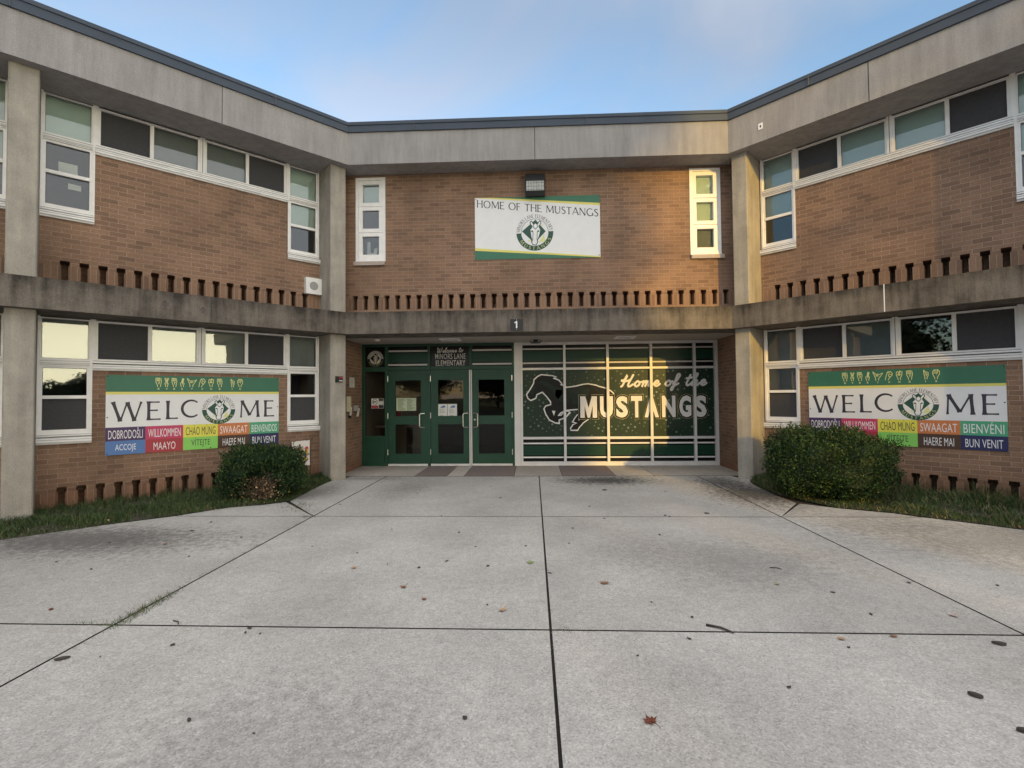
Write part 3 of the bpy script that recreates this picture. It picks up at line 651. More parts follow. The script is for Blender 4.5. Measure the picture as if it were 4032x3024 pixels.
GL = {
 'W': (1.32, [st((.04, 1), (.36, 0), TK), st((.36, 0), (.66, .98), TN), st((.66, .98), (.98, 0), TK), st((.98, 0), (1.28, 1), TN)]),
 'E': (.66, [st((.09, 0), (.09, 1), TK), st((.09, .955), (.58, .955), TN, 1.25), st((.09, .52), (.5, .52), TN, 1.25), st((.09, .045), (.63, .045), TN, 1.3)]),
 'L': (.62, [st((.09, 0), (.09, 1), TK), st((.09, .045), (.6, .045), TN, 1.3)]),
 'C': (.92, [sa(arc(.52, .5, .46, .48, 48, 312, 18), .08, TK)]),
 'M': (1.14, [st((.1, 0), (.15, 1), TN), st((.15, .98), (.57, .12), TK), st((.57, .12), (.98, .98), TN), st((.98, 1), (1.04, 0), TK)]),
 'H': (.86, [st((.1, 0), (.1, 1), TK), st((.76, 0), (.76, 1), TK), st((.1, .52), (.76, .52), TN, 1)]),
 'O': (1.04, [sa(arc(.52, .5, .44, .47, 90, 270, 14), .07, TK), sa(arc(.52, .5, .44, .47, -90, 90, 14), .07, TK)]),
 'F': (.6, [st((.09, 0), (.09, 1), TK), st((.09, .955), (.56, .955), TN, 1.25), st((.09, .52), (.5, .52), TN, 1.25)]),
 'T': (.76, [st((.38, 0), (.38, .97), TK), st((.02, .955), (.74, .955), TN, 1.3)]),
 'U': (.84, [([(.1, 1), (.1, .7), (.1, .36)]+arc(.42, .36, .32, .34, 180, 360, 12)[1:]+[(.74, .7), (.74, 1)], [TK*1.4]+[TK*.95]*8+[TN]*5+[TN*1.0, TN*1.4])]),
 'S': (.62, [sa(spline([(.52, .83), (.42, .94), (.28, .955), (.13, .87), (.12, .71), (.26, .58), (.4, .49), (.53, .36), (.53, .17), (.38, .05), (.22, .04), (.07, .15)], 3), .07, TK)]),
 'A': (.9, [st((.04, 0), (.44, 1), TN), st((.44, 1), (.86, 0), TK), st((.2, .35), (.68, .35), TN, 1)]),
 'N': (.92, [st((.1, 0), (.1, 1), TN), st((.1, .98), (.8, .02), TK), st((.8, 0), (.8, 1), TN)]),
 'G': (.96, [sa(arc(.52, .5, .46, .48, 48, 335, 20), .08, TK), st((.88, .06), (.88, .44), TK, 1.1)]),
 'I': (.24, [st((.12, 0), (.12, 1), TK)]),
 'R': (.74, [st((.1, 0), (.1, 1), TK), ([(.1, .955), (.3, .955)]+arc(.34, .74, .26, .215, 90, -90, 10)+[(.1, .525)], TN*1.25), st((.34, .52), (.7, 0), TK, 1.2)]),
 'Y': (.78, [st((.02, 1), (.4, .48), TK), st((.76, 1), (.4, .48), TN), st((.4, .5), (.4, 0), TK)]),
 ' ': (.38, []),
}
def glyph_run(mb, fr, text, u0, u1, z0, hgt, lift, m, slope=0., gap=.1, bold=1.):
    tot = sum(GL[c][0]+gap for c in text)-gap; kx = (u1-u0)/tot; x = 0
    for c in text:
        adv, S = GL[c]
        for pts, wd in S:
            wl = wd if isinstance(wd, list) else [wd]*len(pts)
            mb.stroke(fr, [(u0+(x+p[0])*kx, z0+p[1]*hgt+slope*(x+p[0])*kx) for p in pts], [q*hgt*bold for q in wl], lift, m, .001, cap=False)
        x += adv+gap
def glyph_arc(mb, fr, text, cu, cz, rad, hgt, a0, a1, lift, m, gap=.16, inward=False, bold=1.):
    tot = sum(GL[c][0]+gap for c in text)-gap; x = 0
    for c in text:
        adv, S = GL[c]
        for pts, wd in S:
            wl = wd if isinstance(wd, list) else [wd]*len(pts); out = []
            for p in pts:
                an = R(a0+(a1-a0)*(x+p[0])/tot); r_ = rad+(p[1]*hgt if not inward else -p[1]*hgt)
                out.append((cu+r_*math.cos(an), cz+r_*math.sin(an)))
            mb.stroke(fr, out, [q*hgt*bold for q in wl], lift, m, .0008, cap=False)
        x += adv+gap
# script alphabet: joined strokes, x-height about .45
SC = {
 'H': (.95, [[(.02, .55), (.2, .58), (.38, .98), (.28, .6), (.12, .1), (.02, .02)], [(.02, .5), (.3, .46), (.62, .56)], [(.8, 1.0), (.66, .62), (.52, .2), (.56, .02), (.7, .06), (.85, .2)]]),
 'W': (1.2, [[(.0, .8), (.14, .98), (.2, .8), (.1, .2), (.22, .02), (.42, .3), (.58, .8)], [(.58, .8), (.5, .3), (.6, .03), (.8, .2), (1.0, .7), (1.08, 1.0)]]),
 'o': (.52, [[(.0, .14), (.06, .3), (.2, .45), (.06, .3), (.05, .1), (.18, .01), (.34, .14), (.34, .34), (.2, .45)], [(.24, .43), (.38, .36), (.52, .38)]]),
 'm': (.82, [[(.0, .34), (.1, .44), (.12, .36), (.05, .0)], [(.09, .22), (.22, .42), (.32, .42), (.32, .3), (.26, .0)], [(.31, .22), (.44, .42), (.55, .42), (.56, .3), (.5, .08), (.6, .02), (.8, .2)]]),
 'e': (.46, [[(.0, .16), (.22, .22), (.34, .36), (.24, .46), (.1, .34), (.07, .12), (.2, .01), (.34, .06), (.46, .2)]]),
 'f': (.5, [[(.0, .16), (.22, .4), (.42, .84), (.36, .99), (.24, .86), (.14, .3), (.02, -.3), (-.08, -.32), (-.02, -.1), (.2, .06), (.4, .2)]]),
 't': (.42, [[(.3, .9), (.2, .6), (.08, .16), (.16, .01), (.3, .08), (.42, .2)], [(.04, .62), (.24, .62), (.42, .68)]]),
 'h': (.6, [[(.0, .2), (.2, .5), (.36, .9), (.32, 1.0), (.22, .84), (.04, .0)], [(.1, .2), (.24, .42), (.36, .42), (.36, .28), (.3, .08), (.4, .01), (.58, .2)]]),
 'l': (.36, [[(.0, .18), (.2, .5), (.34, .88), (.28, 1.0), (.18, .84), (.07, .2), (.12, .02), (.22, .04), (.36, .2)]]),
 'c': (.44, [[(.34, .38), (.24, .45), (.1, .34), (.06, .12), (.18, .01), (.32, .06), (.44, .2)]]),
 ' ': (.38, []),
}
def script_run(mb, fr, text, u0, u1, z0, hgt, wd, lift, m, rise=0.):
    tot = sum(SC[c][0] for c in text); kx = (u1-u0)/tot; x = 0
    for c in text:
        adv, S = SC[c]
        for j, pts in enumerate(S):
            P = [(u0+(x+p[0]+p[1]*.12)*kx, z0+p[1]*hgt+rise*(x+p[0])/tot) for p in spline(pts, 4)]
            mb.stroke(fr, P, wd, lift, m, .0012+.0003*j)
        x += adv

def emblem(fr, cu, cz, rad, lift, parent, tilt=0., ring='emblem_green', ink='ink', white='sign_white', glow='pale_yellow'):
    """round horse-head badge: half ring with lettering, diamond, long face with ears and forelock"""
    mb = MB(); k = rad/670
    ct, sn = math.cos(R(tilt)), math.sin(R(tilt))
    def q(x, y): return (cu+(x-1160)*k, cz+(800-y)*k)
    def P(*p): return [q(*c) for c in p]
    mb.disc(fr, cu, cz, rad*1.015, lift, white, 40)
    ri = rad*.735
    n = 28
    for i in range(n):
        a0 = 180+tilt+(180*i/n); a1 = 180+tilt+(180*(i+1)/n)
        mb.poly(fr, [(cu+ri*math.cos(R(a0)), cz+ri*math.sin(R(a0))), (cu+ri*math.cos(R(a1)), cz+ri*math.sin(R(a1))), (cu+rad*math.cos(R(a1)), cz+rad*math.sin(R(a1))), (cu+rad*math.cos(R(a0)), cz+rad*math.sin(R(a0)))], lift+.001, ring)
    mb.stroke(fr, arc(cu, cz, ri, ri, tilt, 180+tilt, 24), rad*.022, lift+.001, ring, .0005, cap=False)
    if glow: 
        mb.poly(fr, P((1490, 880), (1545, 1110), (1470, 1165), (1310, 1165)), lift+.001, glow); mb.poly(fr, P((940, 1045), (1045, 1105), (895, 1132)), lift+.001, glow)
        mb.poly(fr, P((1425, 480), (1470, 600), (1400, 545)), lift+.001, glow)
    mb.poly(fr, P((695, 755), (1190, 335), (1555, 770), (1150, 1200)), lift+.0018, ring)
    head = [(1045, 375), (990, 440), (1010, 510), (1058, 560), (1060, 600), (1040, 640), (985, 700), (1000, 790), (1020, 950), (1055, 1080), (1035, 1140), (1085, 1252), (1210, 1262), (1268, 1140), (1255, 1090), (1320, 950),
            (1375, 720), (1330, 630), (1312, 570), (1345, 530), (1385, 470), (1370, 400), (1340, 375), (1282, 470), (1258, 500), (1190, 452), (1115, 510), (1095, 470)]
    mb.poly(fr, P(*head), lift+.0026, white)
    mb.stroke(fr, P(*head, head[0]), rad*.042, lift+.0028, ring, .0006, cap=False)
    mb.poly(fr, P((1095, 470), (1190, 350), (1282, 470), (1258, 520), (1190, 455), (1115, 520)), lift+.0032, ring)
    mb.stroke(fr, P((1190, 460), (1250, 520), (1265, 600), (1185, 685), (1100, 600), (1115, 520), (1190, 460)), rad*.034, lift+.0034, ring, .0006, cap=False)
    mb.poly(fr, P((1005, 738), (1090, 732), (1105, 785), (1050, 790)), lift+.0032, ring); mb.poly(fr, P((1345, 738), (1262, 732), (1243, 785), (1300, 790)), lift+.0032, ring)
    mb.stroke(fr, P((1097, 770), (1092, 960), (1082, 1080), (1062, 1130)), rad*.03, lift+.0033, ring, .0006); mb.stroke(fr, P((1248, 780), (1242, 960), (1238, 1080), (1258, 1130)), rad*.03, lift+.0033, ring, .0006)
    glyph_arc(mb, fr, 'MINORS LANE ELEMENTARY', cu, cz, rad*.80, rad*.19, 176+tilt, 4+tilt, lift+.0014, ink, bold=.85)
    glyph_arc(mb, fr, 'MUSTANGS', cu, cz, rad*.955, rad*.175, 207+tilt, 335+tilt, lift+.0022, glow or white, gap=.42, inward=True, bold=.95)
    return mb.build('emblem', parent)

# ------------------------------------------------------------------ entrance: green doors
mb = MB()
D0, D1 = -.06, .05
def bar(u0, u1, z0, z1, m='green', d1=D1, d0=D0): mb.box(PW, u0, u1, d0, d1, z0, z1, m)
for u0, u1 in ((-3.79, -3.73), (-3.29, -3.227), (-2.361, -2.302), (-.548, -.5)): bar(u0, u1, 0, 2.622)
for u0, u1 in ((-3.73, -3.29), (-3.227, -2.361), (-2.302, -1.437), (-1.437, -.548)):
    bar(u0, u1, 2.57, 2.622, d1=D1-.004); bar(u0, u1, 2.06, 2.13, d1=D1-.004)
bar(-1.465, -1.405, 2.13, 2.57, d1=D1-.006)
bar(-3.73, -3.29, .56, .645, d1=D1-.004); bar(-3.73, -3.29, 0, .06, d1=D1-.004); bar(-3.73, -3.30, .06, .56, d1=D1-.018)
bar(-3.73, -3.29, 2.03, 2.06, d1=D1-.006)
bar(-.5, -.376, 0, 2.622, 'alu', D1+.004)
ent = mb.build('entrance_frame', school)
mb = MB(); mb.box(PW, -3.73, -3.29, -.01, -.004, .645, 2.03, 'glass_dark'); mb.build('side_light', ent)
tp = {}
for i, (u0, u1) in enumerate(((-3.73, -3.29), (-3.227, -2.361), (-2.302, -1.465), (-1.405, -.548))):
    mb = MB(); mb.box(PW, u0, u1, -.03, .0, 2.13, 2.57, 'vinyl_black')
    if i in (1, 3):
        mb.rect(PW, u0, u1, 2.222, 2.43, .001, 'vinyl_green')
        for z in (2.157, 2.455): mb.rect(PW, u0+.005, u1-.005, z, z+.036, .0018, 'vinyl_grey')
    if i == 2:
        script_run(mb, PW, 'Welcome to', -2.165, -1.60, 2.428, .105, .0165, .001, 'vinyl_grey', .012)
        mb.text(PW, 'MINORS LANE', -2.205, 2.29, .66, .118, .001, 'vinyl_grey', .008, 1.08); mb.text(PW, 'ELEMENTARY', -2.19, 2.145, .64, .118, .001, 'vinyl_grey', .008, 1.08)
    o = mb.build('transom_panel', ent)
    if i == 0:
        emblem(PW, -3.509, 2.315, .17, .002, ent, 0, 'vinyl_black', 'vinyl_black', 'vinyl_grey', 'pale_yellow')
for i, (u0, u1, g0, g1, hx, hs) in enumerate(((-3.227, -2.361, -3.079, -2.501, -2.53, 1), (-2.302, -1.466, -2.156, -1.582, -1.597, 1), (-1.407, -.548, -1.282, -.702, -1.286, -1))):
    mb = MB(); d0, d1 = -.02, .028
    u0 += .004; u1 -= .004
    mb.box(PW, u0, g0, d0, d1, .05, 2.055, 'green'); mb.box(PW, g1, u1, d0, d1, .05, 2.055, 'green')
    for z0, z1 in ((.05, .248), (.903, 1.055), (1.852, 2.055)): mb.box(PW, g0, g1, d0, d1-.0005, z0, z1, 'green')
    frs = MB()
    door = mb.build('door', school)
    for z0, z1 in ((.248, .903), (1.055, 1.852)):
        g = MB(); g.box(PW, g0, g1, .0, .006, z0, z1, 'glass_dark'); g.build('glass_pane', door)
    b = MB()
    for (p0, p1, q0, q1) in ((g0, g0+.014, .248, .903), (g1-.014, g1, .248, .903), (g0, g0+.014, 1.055, 1.852), (g1-.014, g1, 1.055, 1.852)): b.box(PW, p0, p1, .0065, .034, q0, q1, 'green')
    for (p0, p1, q0, q1) in ((g0+.014, g1-.014, .248, .262), (g0+.014, g1-.014, .889, .903), (g0+.014, g1-.014, 1.055, 1.069), (g0+.014, g1-.014, 1.838, 1.852)): b.box(PW, p0, p1, .0065, .0335, q0, q1, 'green')
    b.build('glazing_bead', door)
    h = MB(); e = hx+hs*.095
    h.tube([PW.p(e, .03, 1.125), PW.p(hx+hs*.02, .075, 1.122), PW.p(hx, .085, 1.10), PW.p(hx, .085, .85), PW.p(hx+hs*.02, .075, .828), PW.p(e, .03, .823)], .0125, 'steel', 8)
    h.build('handle', door, True)
    hxn = u0 if i < 2 else u1
    for z in (.30, 1.08, 1.87):
        h = MB(); h.tube([PW.p(hxn, .058, z-.06), PW.p(hxn, .058, z+.06)], .011, 'steel', 8); h.build('hinge', door, True)
    h = MB(); h.box(PW, u0, u1, -.02, .04, .006, .047, 'alu'); h.build('kick_plate', door)
    if i == 2:
        h = MB(); h.tube([PW.p(-1.352, .02, .985), PW.p(-1.352, .04, .985)], .02, 'steel', 10); h.build('lock', door)
for u0, u1 in ((-1.466, -1.443), (-1.43, -1.407)):
    mb = MB(); mb.box(PW, u0, u1, .02, .06, .01, 2.05, 'alu'); mb.build('astragal', ent)

# ------------------------------------------------------------------ mural window with printed film
mb = MB(); D1 = .055
XU = [(-.372, -.323), (.542, .593), (1.451, 1.504), (2.358, 2.411), (3.261, 3.311), (3.696, 3.765)]
ZU = [(0.004, .088), (.559, .609), (2.03, 2.076), (2.564, 2.622)]
for u0, u1 in XU: mb.box(PW, u0, u1, -.06, D1, .004, 2.622, 'alu')
for z0, z1 in ZU:
    for i in range(5): mb.box(PW, XU[i][1], XU[i+1][0], -.06, D1-.004, z0, z1, 'alu')
mur = mb.build('mural_window', school)
for i in range(5):
    u0, u1 = XU[i][1], XU[i+1][0]
    for r_, (z0, z1) in enumerate(((.088, .559), (.609, 2.03), (2.076, 2.564))):
        mb = MB(); mb.box(PW, u0, u1, -.02, -.01, z0, z1, 'vinyl_dark' if r_ == 1 else 'vinyl_black')
        if r_ == 0:
            mb.rect(PW, u0, u1, .215, .425, -.009, 'vinyl_green')
            for z in (.157, .453): mb.rect(PW, u0+.004, u1-.004, z, z+.031, -.008, 'vinyl_white')
        if r_ == 2:
            mb.rect(PW, u0, u1, 2.225, 2.44, -.009, 'vinyl_green')
            for z in (2.165, 2.465): mb.rect(PW, u0+.004, u1-.004, z, z+.031, -.008, 'vinyl_grey')
        mb.build('film_panel', mur)
# dots in slanting rows
mb = MB(); rnd = random.Random(3)
def in_panel(u, z, r_):
    if not (.615+r_ < z < 2.024-r_): return False
    return any(XU[i][1]+r_+.004 < u < XU[i+1][0]-r_-.004 for i in range(5))
for row in range(-40, 44):
    ph = rnd.random(); base = rnd.choice((0, 0, 1, 1, 2))
    for k in range(-30, 60):
        if rnd.random() < .42-.12*base: continue
        u = -.2+k*.068*1.25+row*.06+ph*.05; z = 1.3-k*.068*.86+row*.075
        r_ = rnd.choice((.008, .012, .014, .018, .023)); lift = -.008
        if in_panel(u, z, r_): mb.disc(PW, u, z, r_, lift, 'dot' if rnd.random() < .45 else 'dot_dim', 8)
mb.build('dot_pattern', mur)['kind'] = 'stuff'
# running horse
def hq(x, y): # picture measure of the drawing to metres on the window
    return (-.2517+(x-75)/1005*1.93+ .0, 2.0565-(y)/794*1.4455+.0)
def HP(*p): return [hq(*c) for c in p]
mb = MB()
body = [(240, 68), (320, 72), (390, 95), (455, 135), (480, 185), (515, 218), (620, 208), (700, 188), (760, 180), (850, 198), (950, 232), (1010, 265), (1050, 300), (1090, 340), (1110, 420), (900, 480), (800, 560), (780, 580), (700, 645),
        (658, 690), (642, 722), (565, 720), (562, 698), (590, 655), (585, 625), (605, 585), (640, 540), (640, 480), (510, 490), (560, 510), (512, 570), (438, 602), (440, 640), (395, 635), (330, 598), (295, 535), (272, 470), (290, 436),
        (348, 420), (345, 385), (305, 330), (255, 275), (197, 300), (183, 345), (125, 370), (95, 345), (80, 298), (120, 240), (155, 172), (168, 122), (205, 95)]
mb.poly(PW, HP(*body), -.0072, 'horse_dark')
for pg in (((185, 190), (235, 140), (300, 150), (400, 215), (480, 240), (470, 300), (430, 360), (400, 320), (370, 260), (300, 210), (240, 170)), ((110, 285), (160, 205), (185, 215), (150, 300), (115, 330)),
           ((405, 245), (470, 250), (560, 240), (700, 215), (780, 240), (770, 300), (740, 330), (660, 420), (590, 415), (560, 330), (545, 400), (470, 380), (420, 370), (395, 320)),
           ((770, 205), (860, 235), (890, 290), (840, 250))):
    mb.poly(PW, HP(*pg), -.0066, 'horse_mid')
mb.poly(PW, HP((190, 205), (225, 205), (240, 230), (200, 240)), -.006, 'horse_dark'); mb.poly(PW, HP((112, 290), (128, 288), (130, 312), (118, 315)), -.006, 'vinyl_black')
ol = [(520, 215), (500, 205), (460, 182), (475, 178), (440, 135), (380, 108), (415, 100), (370, 82), (320, 76), (245, 68), (200, 92), (215, 80), (165, 125), (158, 172), (120, 240), (80, 300), (95, 345), (125, 370), (183, 345), (195, 302), (255, 275), (305, 330), (345, 388), (348, 420),
      (290, 436), (271, 470), (292, 535), (330, 600), (395, 635), (440, 640), (437, 602), (510, 572), (560, 512), (545, 498), (500, 495), (455, 520), (430, 552), (460, 545), (505, 490), (640, 480)]
mb.stroke(PW, HP(*ol), .026, -.0055, 'vinyl_white', .0008)
mb.stroke(PW, HP((512, 222), (620, 208), (700, 188), (760, 180), (850, 198), (880, 212), (950, 232), (1010, 265), (1042, 298)), .026, -.0055, 'vinyl_white', .0008)
mb.stroke(PW, HP((640, 540), (605, 588), (587, 625), (628, 640), (590, 655), (562, 700), (565, 722), (642, 722), (658, 690), (690, 655), (700, 640), (780, 580)), .023, -.0055, 'vinyl_white', .0008)
mb.poly(PW, HP((360, 492), (398, 495), (382, 552)), -.0055, 'vinyl_white'); mb.poly(PW, HP((650, 585), (682, 575), (655, 612)), -.0055, 'vinyl_white')
mb.build('running_horse', mur)
mb = MB()
W_ = [('M', .88, .25), ('U', 1.165, .21), ('S', 1.375, .2), ('T', 1.565, .19), ('A', 1.745, .215), ('N', 1.965, .0)]
word = 'MUSTANGS'; xs = [(.87, 1.16), (1.175, 1.41), (1.425, 1.64), (1.655, 1.86), (1.86, 2.115), (2.13, 2.37), (2.395, 2.61), (2.63, 2.845)]
k0, k1 = .87, 2.845
for ch, (x0, x1) in zip(word, xs):
    u0 = .875+(x0-k0)/(k1-k0)*2.685; u1 = .875+(x1-k0)/(k1-k0)*2.685
    for (g, lf, mt, bd) in ((.036, -.0048, 'gold', .06), (.028, -.0042, 'vinyl_black', .06), (0, -.0036, 'vinyl_white', .045)):
        if ch == 'M':
            x0_, x1_, z0_, z1_ = u0+.02-g, u1-.02+g, 1.005-g, 1.46+g; e = g*.9; Wd = x1_-x0_; Hd = z1_-z0_
            X = lambda t: x0_+t*Wd
            mb.poly(PW, [(x0_, z0_), (x0_, z1_), (X(.3)+e*.6, z1_), (X(.5), z0_+Hd*.46+e), (X(.7)-e*.6, z1_), (x1_, z1_), (x1_, z0_), (X(.74)-e, z0_), (X(.74)-e, z0_+Hd*.56), (X(.57), z0_), (X(.43), z0_), (X(.26)+e, z0_+Hd*.56), (X(.26)+e, z0_)], lf, mt)
            continue
        mb.text(PW, ch, u0+.022-g, 1.005-g, u1-u0-.044+2*g, .455+2*g, lf, mt, bd)
mb.build('team_lettering', mur)
mb = MB(); script_run(mb, PW, 'Home of the', 1.75, 3.54, 1.655, .25, .043, -.0045, 'vinyl_white', .02); mb.build('script_lettering', mur)

# ------------------------------------------------------------------ signs
def sub(fr, u, z, flip, d): # plane with u to the viewer's right
    t = fr.t*(-1 if flip else 1); o = fr.p(u, d, z)
    return Fr(o.x, o.y, (t.x, t.y), (fr.n.x, fr.n.y), o.z)
HANDS = {
 'E': [[(.1, 1), (.1, .55), (.3, .2), (.35, 0)], [(.1, .98), (.28, 1), (.45, .98), (.62, 1), (.8, .97), (.9, .6), (.8, .3), (.75, 0)], [(.28, .98), (.28, .72)], [(.45, .98), (.45, .72)], [(.62, .98), (.62, .72)], [(.2, .68), (.75, .7)], [(.4, .55), (.65, .55), (.5, .4), (.55, .3)]],
 'V': [[(.1, 1), (.35, .5)], [(.3, 1), (.45, .6)], [(.9, 1), (.6, .55)], [(.7, 1), (.52, .6)], [(.3, .5), (.1, .4), (.25, .15), (.3, 0)], [(.65, .5), (.8, .35), (.65, .1), (.65, 0)], [(.4, .5), (.6, .4), (.5, .3)]],
 'R': [[(.35, .5), (.55, 1)], [(.5, .5), (.7, 1), (.8, .95), (.62, .5)], [(.3, .5), (.12, .4), (.25, .15), (.3, 0)], [(.65, .5), (.85, .4), (.7, .12), (.7, 0)], [(.4, .5), (.6, .42), (.5, .3)]],
 'Y': [[(.0, 1), (.2, .5), (.3, .2), (.3, 0)], [(.05, 1), (.28, .72), (.4, .72), (.55, .72), (.66, .66), (1, .85)], [(1, .8), (.75, .4), (.6, .2), (.6, 0)], [(.4, .72), (.36, .5)], [(.53, .72), (.5, .5)], [(.3, .5), (.6, .5)]],
 'O': [[(.05, 0), (.15, .5), (.35, .95), (.65, 1), (.9, .75), (.85, .5)], [(.85, .5), (.7, .65), (.5, .7), (.42, .5), (.55, .35), (.75, .42)], [(.75, .42), (.5, .2), (.4, 0)], [(.4, .9), (.6, .8)]],
 'N': [[(.1, .8), (.25, .95), (.4, .85), (.6, 1), (.75, .9), (.9, .95), (.85, .5), (.65, .2), (.65, 0)], [(.1, .8), (.12, .5), (.3, .2), (.35, 0)], [(.4, .85), (.42, .6)], [(.6, .95), (.55, .55)], [(.2, .6), (.5, .5), (.7, .6)]],
 'I': [[(.1, 1), (.15, .6), (.3, .2), (.3, 0)], [(.1, 1), (.28, .98), (.3, .75), (.5, .8), (.85, .75), (.85, .4), (.65, .15), (.65, 0)], [(.5, .8), (.5, .6)], [(.3, .55), (.65, .55), (.5, .35)]],
 'S': [[(.1, .8), (.3, 1), (.5, .98), (.7, 1), (.9, .85), (.9, .5), (.65, .2), (.65, 0)], [(.1, .8), (.12, .5), (.3, .2), (.35, 0)], [(.3, .98), (.3, .75)], [(.5, .98), (.5, .75)], [(.7, .98), (.7, .75)], [(.15, .62), (.7, .68), (.55, .5)]],
}
def welcome_sign(fr, u_left, flip, label, last):
    f = sub(fr, u_left, 0, flip, .012)
    root = empty('welcome_sign', tuple(f.p(1.17, 0, .675)), label, 'sign', 'welcome banners on the two wings')
    mb = MB(); cx = [0, .463, .937, 1.41, 1.878, 2.345]
    mb.box(f, 0, 2.345, -.008, .0, .675, 1.835, 'sign_white')
    mb.rect(f, 0, 2.345, 1.59, 1.835, .001, 'sign_green'); mb.rect(f, 0, 2.345, 1.552, 1.59, .001, 'sign_yellow')
    t1 = ['purple', 'pink', 'lemon', 'orange', 'mint']; t2 = ['blue', 'red', 'lime', 'brown', 'navy']
    for i in range(5):
        mb.rect(f, cx[i], cx[i+1], .875, 1.073, .001, t1[i]); mb.rect(f, cx[i], cx[i+1], .675, .875, .001, t2[i])
    for u, z in ((.02, 1.815), (2.325, 1.815), (.02, 1.22), (2.325, 1.33), (.02, .695), (1.31, .69), (1.31, 1.82)): mb.disc(f, u, z, .009, .0016, 'black', 8)
    mb.build('panel', root)
    mb = MB()
    for c, a0, a1, z0 in (('W', .07, .42, 1.158), ('E', .475, .655, 1.162), ('L', .715, .87, 1.168), ('C', .905, 1.15, 1.19), ('M', 1.72, 2.04, 1.16), ('E', 2.105, 2.275, 1.16)):
        glyph_run(mb, f, c, a0, a1, z0, .285 if c != 'C' else .27, .0012, 'ink', 0, 0, 1.0)
    mb.build('lettering', root)
    emblem(f, 1.424, 1.302, .237, .001, root)
    mb = MB()
    words = [('Dobrodošli', 'Accoje'), ('Willkommen', 'MAAYO'), ('Chào mùng', 'Vítejte'), ('Swaagat', 'Haere Mai'), (last, 'Bun Venit')]
    def caps(body, u0, z0, wid, hgt, m):
        # hand-drawn capitals: first letter of a word tall, the rest a little lower
        mb.text(f, body.upper(), u0, z0, wid, hgt, .0016, m, .004, 1.05)
    tall = {'š': 1.28, 'à': 1.3, 'í': 1.3, 'é': 1.3}
    for i, (a_, b_) in enumerate(words):
        ink1 = 'ink' if i == 2 else 'sign_white'
        w0 = cx[i+1]-cx[i]
        for body, zb, hh, wf in ((a_, .905, .125, .86), (b_, .71, .115, {0: .52, 1: .58, 2: .54, 3: .7, 4: .8}[i])):
            k = max([tall.get(ch, 1) for ch in body])
            wid = w0*wf
            mb.text(f, body.upper(), cx[i]+(w0-wid)/2, zb, wid, hh*k, .0016, ink1, 0, 1.03)
    mb.build('translated_greetings', root)
    mb = MB()
    hs = [('E', .575, .663), ('V', .689, .751), ('E', .778, .857), ('R', .885, .955), ('Y', .985, 1.109), ('O', 1.137, 1.24), ('N', 1.268, 1.355), ('E', 1.391, 1.477), ('I', 1.588, 1.655), ('S', 1.686, 1.779)]
    o = 0 if not flip else 0
    if not flip: hs = [(c, a0+.0-.575+.48, a1-.575+.48) for c, a0, a1 in hs]
    for c, a0, a1 in hs:
        for ln in HANDS[c]: mb.stroke(f, [(a0+p[0]*(a1-a0), 1.668+p[1]*.132) for p in ln], .0085, .0014, 'pale_yellow', .0006)
        mb.text(f, c, (a0+a1)/2-.011, 1.622, .022 if c != 'I' else .006, .028, .0014, 'pale_yellow', .02)
    mb.build('hand_signs', root)
welcome_sign(WL, 3.266, True, 'large WELCOME banner with green top and coloured squares, on the wing beside the garden flag', 'Bienvenidos')
welcome_sign(WR, .887, False, 'large WELCOME banner partly hidden by the big round bush', 'Bienvéni')

f = sub(CW, 0, 0, False, .012)
root = empty('team_sign', (0, -.012, 4.04), 'white and green HOME OF THE MUSTANGS board under the wall lamp', 'sign')
mb = MB(); mb.box(f, -1.163, 1.175, -.008, 0, 4.04, 5.213, 'sign_white')
mb.poly(f, [(-.86, 5.213), (1.175, 5.06), (1.175, 5.213)], .001, 'sign_green'); mb.poly(f, [(-1.163, 5.213), (-.86, 5.213), (1.175, 5.06), (1.175, 5.015)], .001, 'sign_yellow')
mb.poly(f, [(-1.163, 4.04), (1.14, 4.04), (1.175, 4.042), (-1.163, 4.213)], .001, 'sign_green'); mb.poly(f, [(-1.163, 4.213), (1.175, 4.042), (1.175, 4.064), (-1.163, 4.262)], .001, 'sign_yellow')
for u, z in ((-1.14, 5.185), (1.15, 5.18), (-1.14, 4.07), (1.15, 4.085)): mb.disc(f, u, z, .009, .0016, 'black', 8)
mb.build('panel', root)
mb = MB(); glyph_run(mb, f, 'HOME OF THE MUSTANGS', -1.125, 1.145, 5.035, .138, .0012, 'ink', -.1015, .1, 1.0); mb.build('lettering', root)
emblem(f, -.04, 4.535, .345, .001, root, 3)

# number plate on the ledge
f = sub(CW, 0, 0, False, D_C+.004)
root = empty('number_plate', (-.38, -.45, 2.64), 'small black plate with a white number 1 on the concrete ledge', 'number plate')
mb = MB(); mb.box(f, -.495, -.27, -.002, .012, 2.643, 2.842, 'black'); mb.build('plate', root)
mb = MB(); mb.poly(f, [(-.395, 2.685), (-.37, 2.685), (-.37, 2.805), (-.388, 2.805), (-.422, 2.785), (-.418, 2.768), (-.395, 2.778)], .0135, 'sign_white')
for z in (2.665, 2.825): mb.disc(f, -.383, z, .006, .0135, 'sign_white', 8)
mb.build('numeral', root)

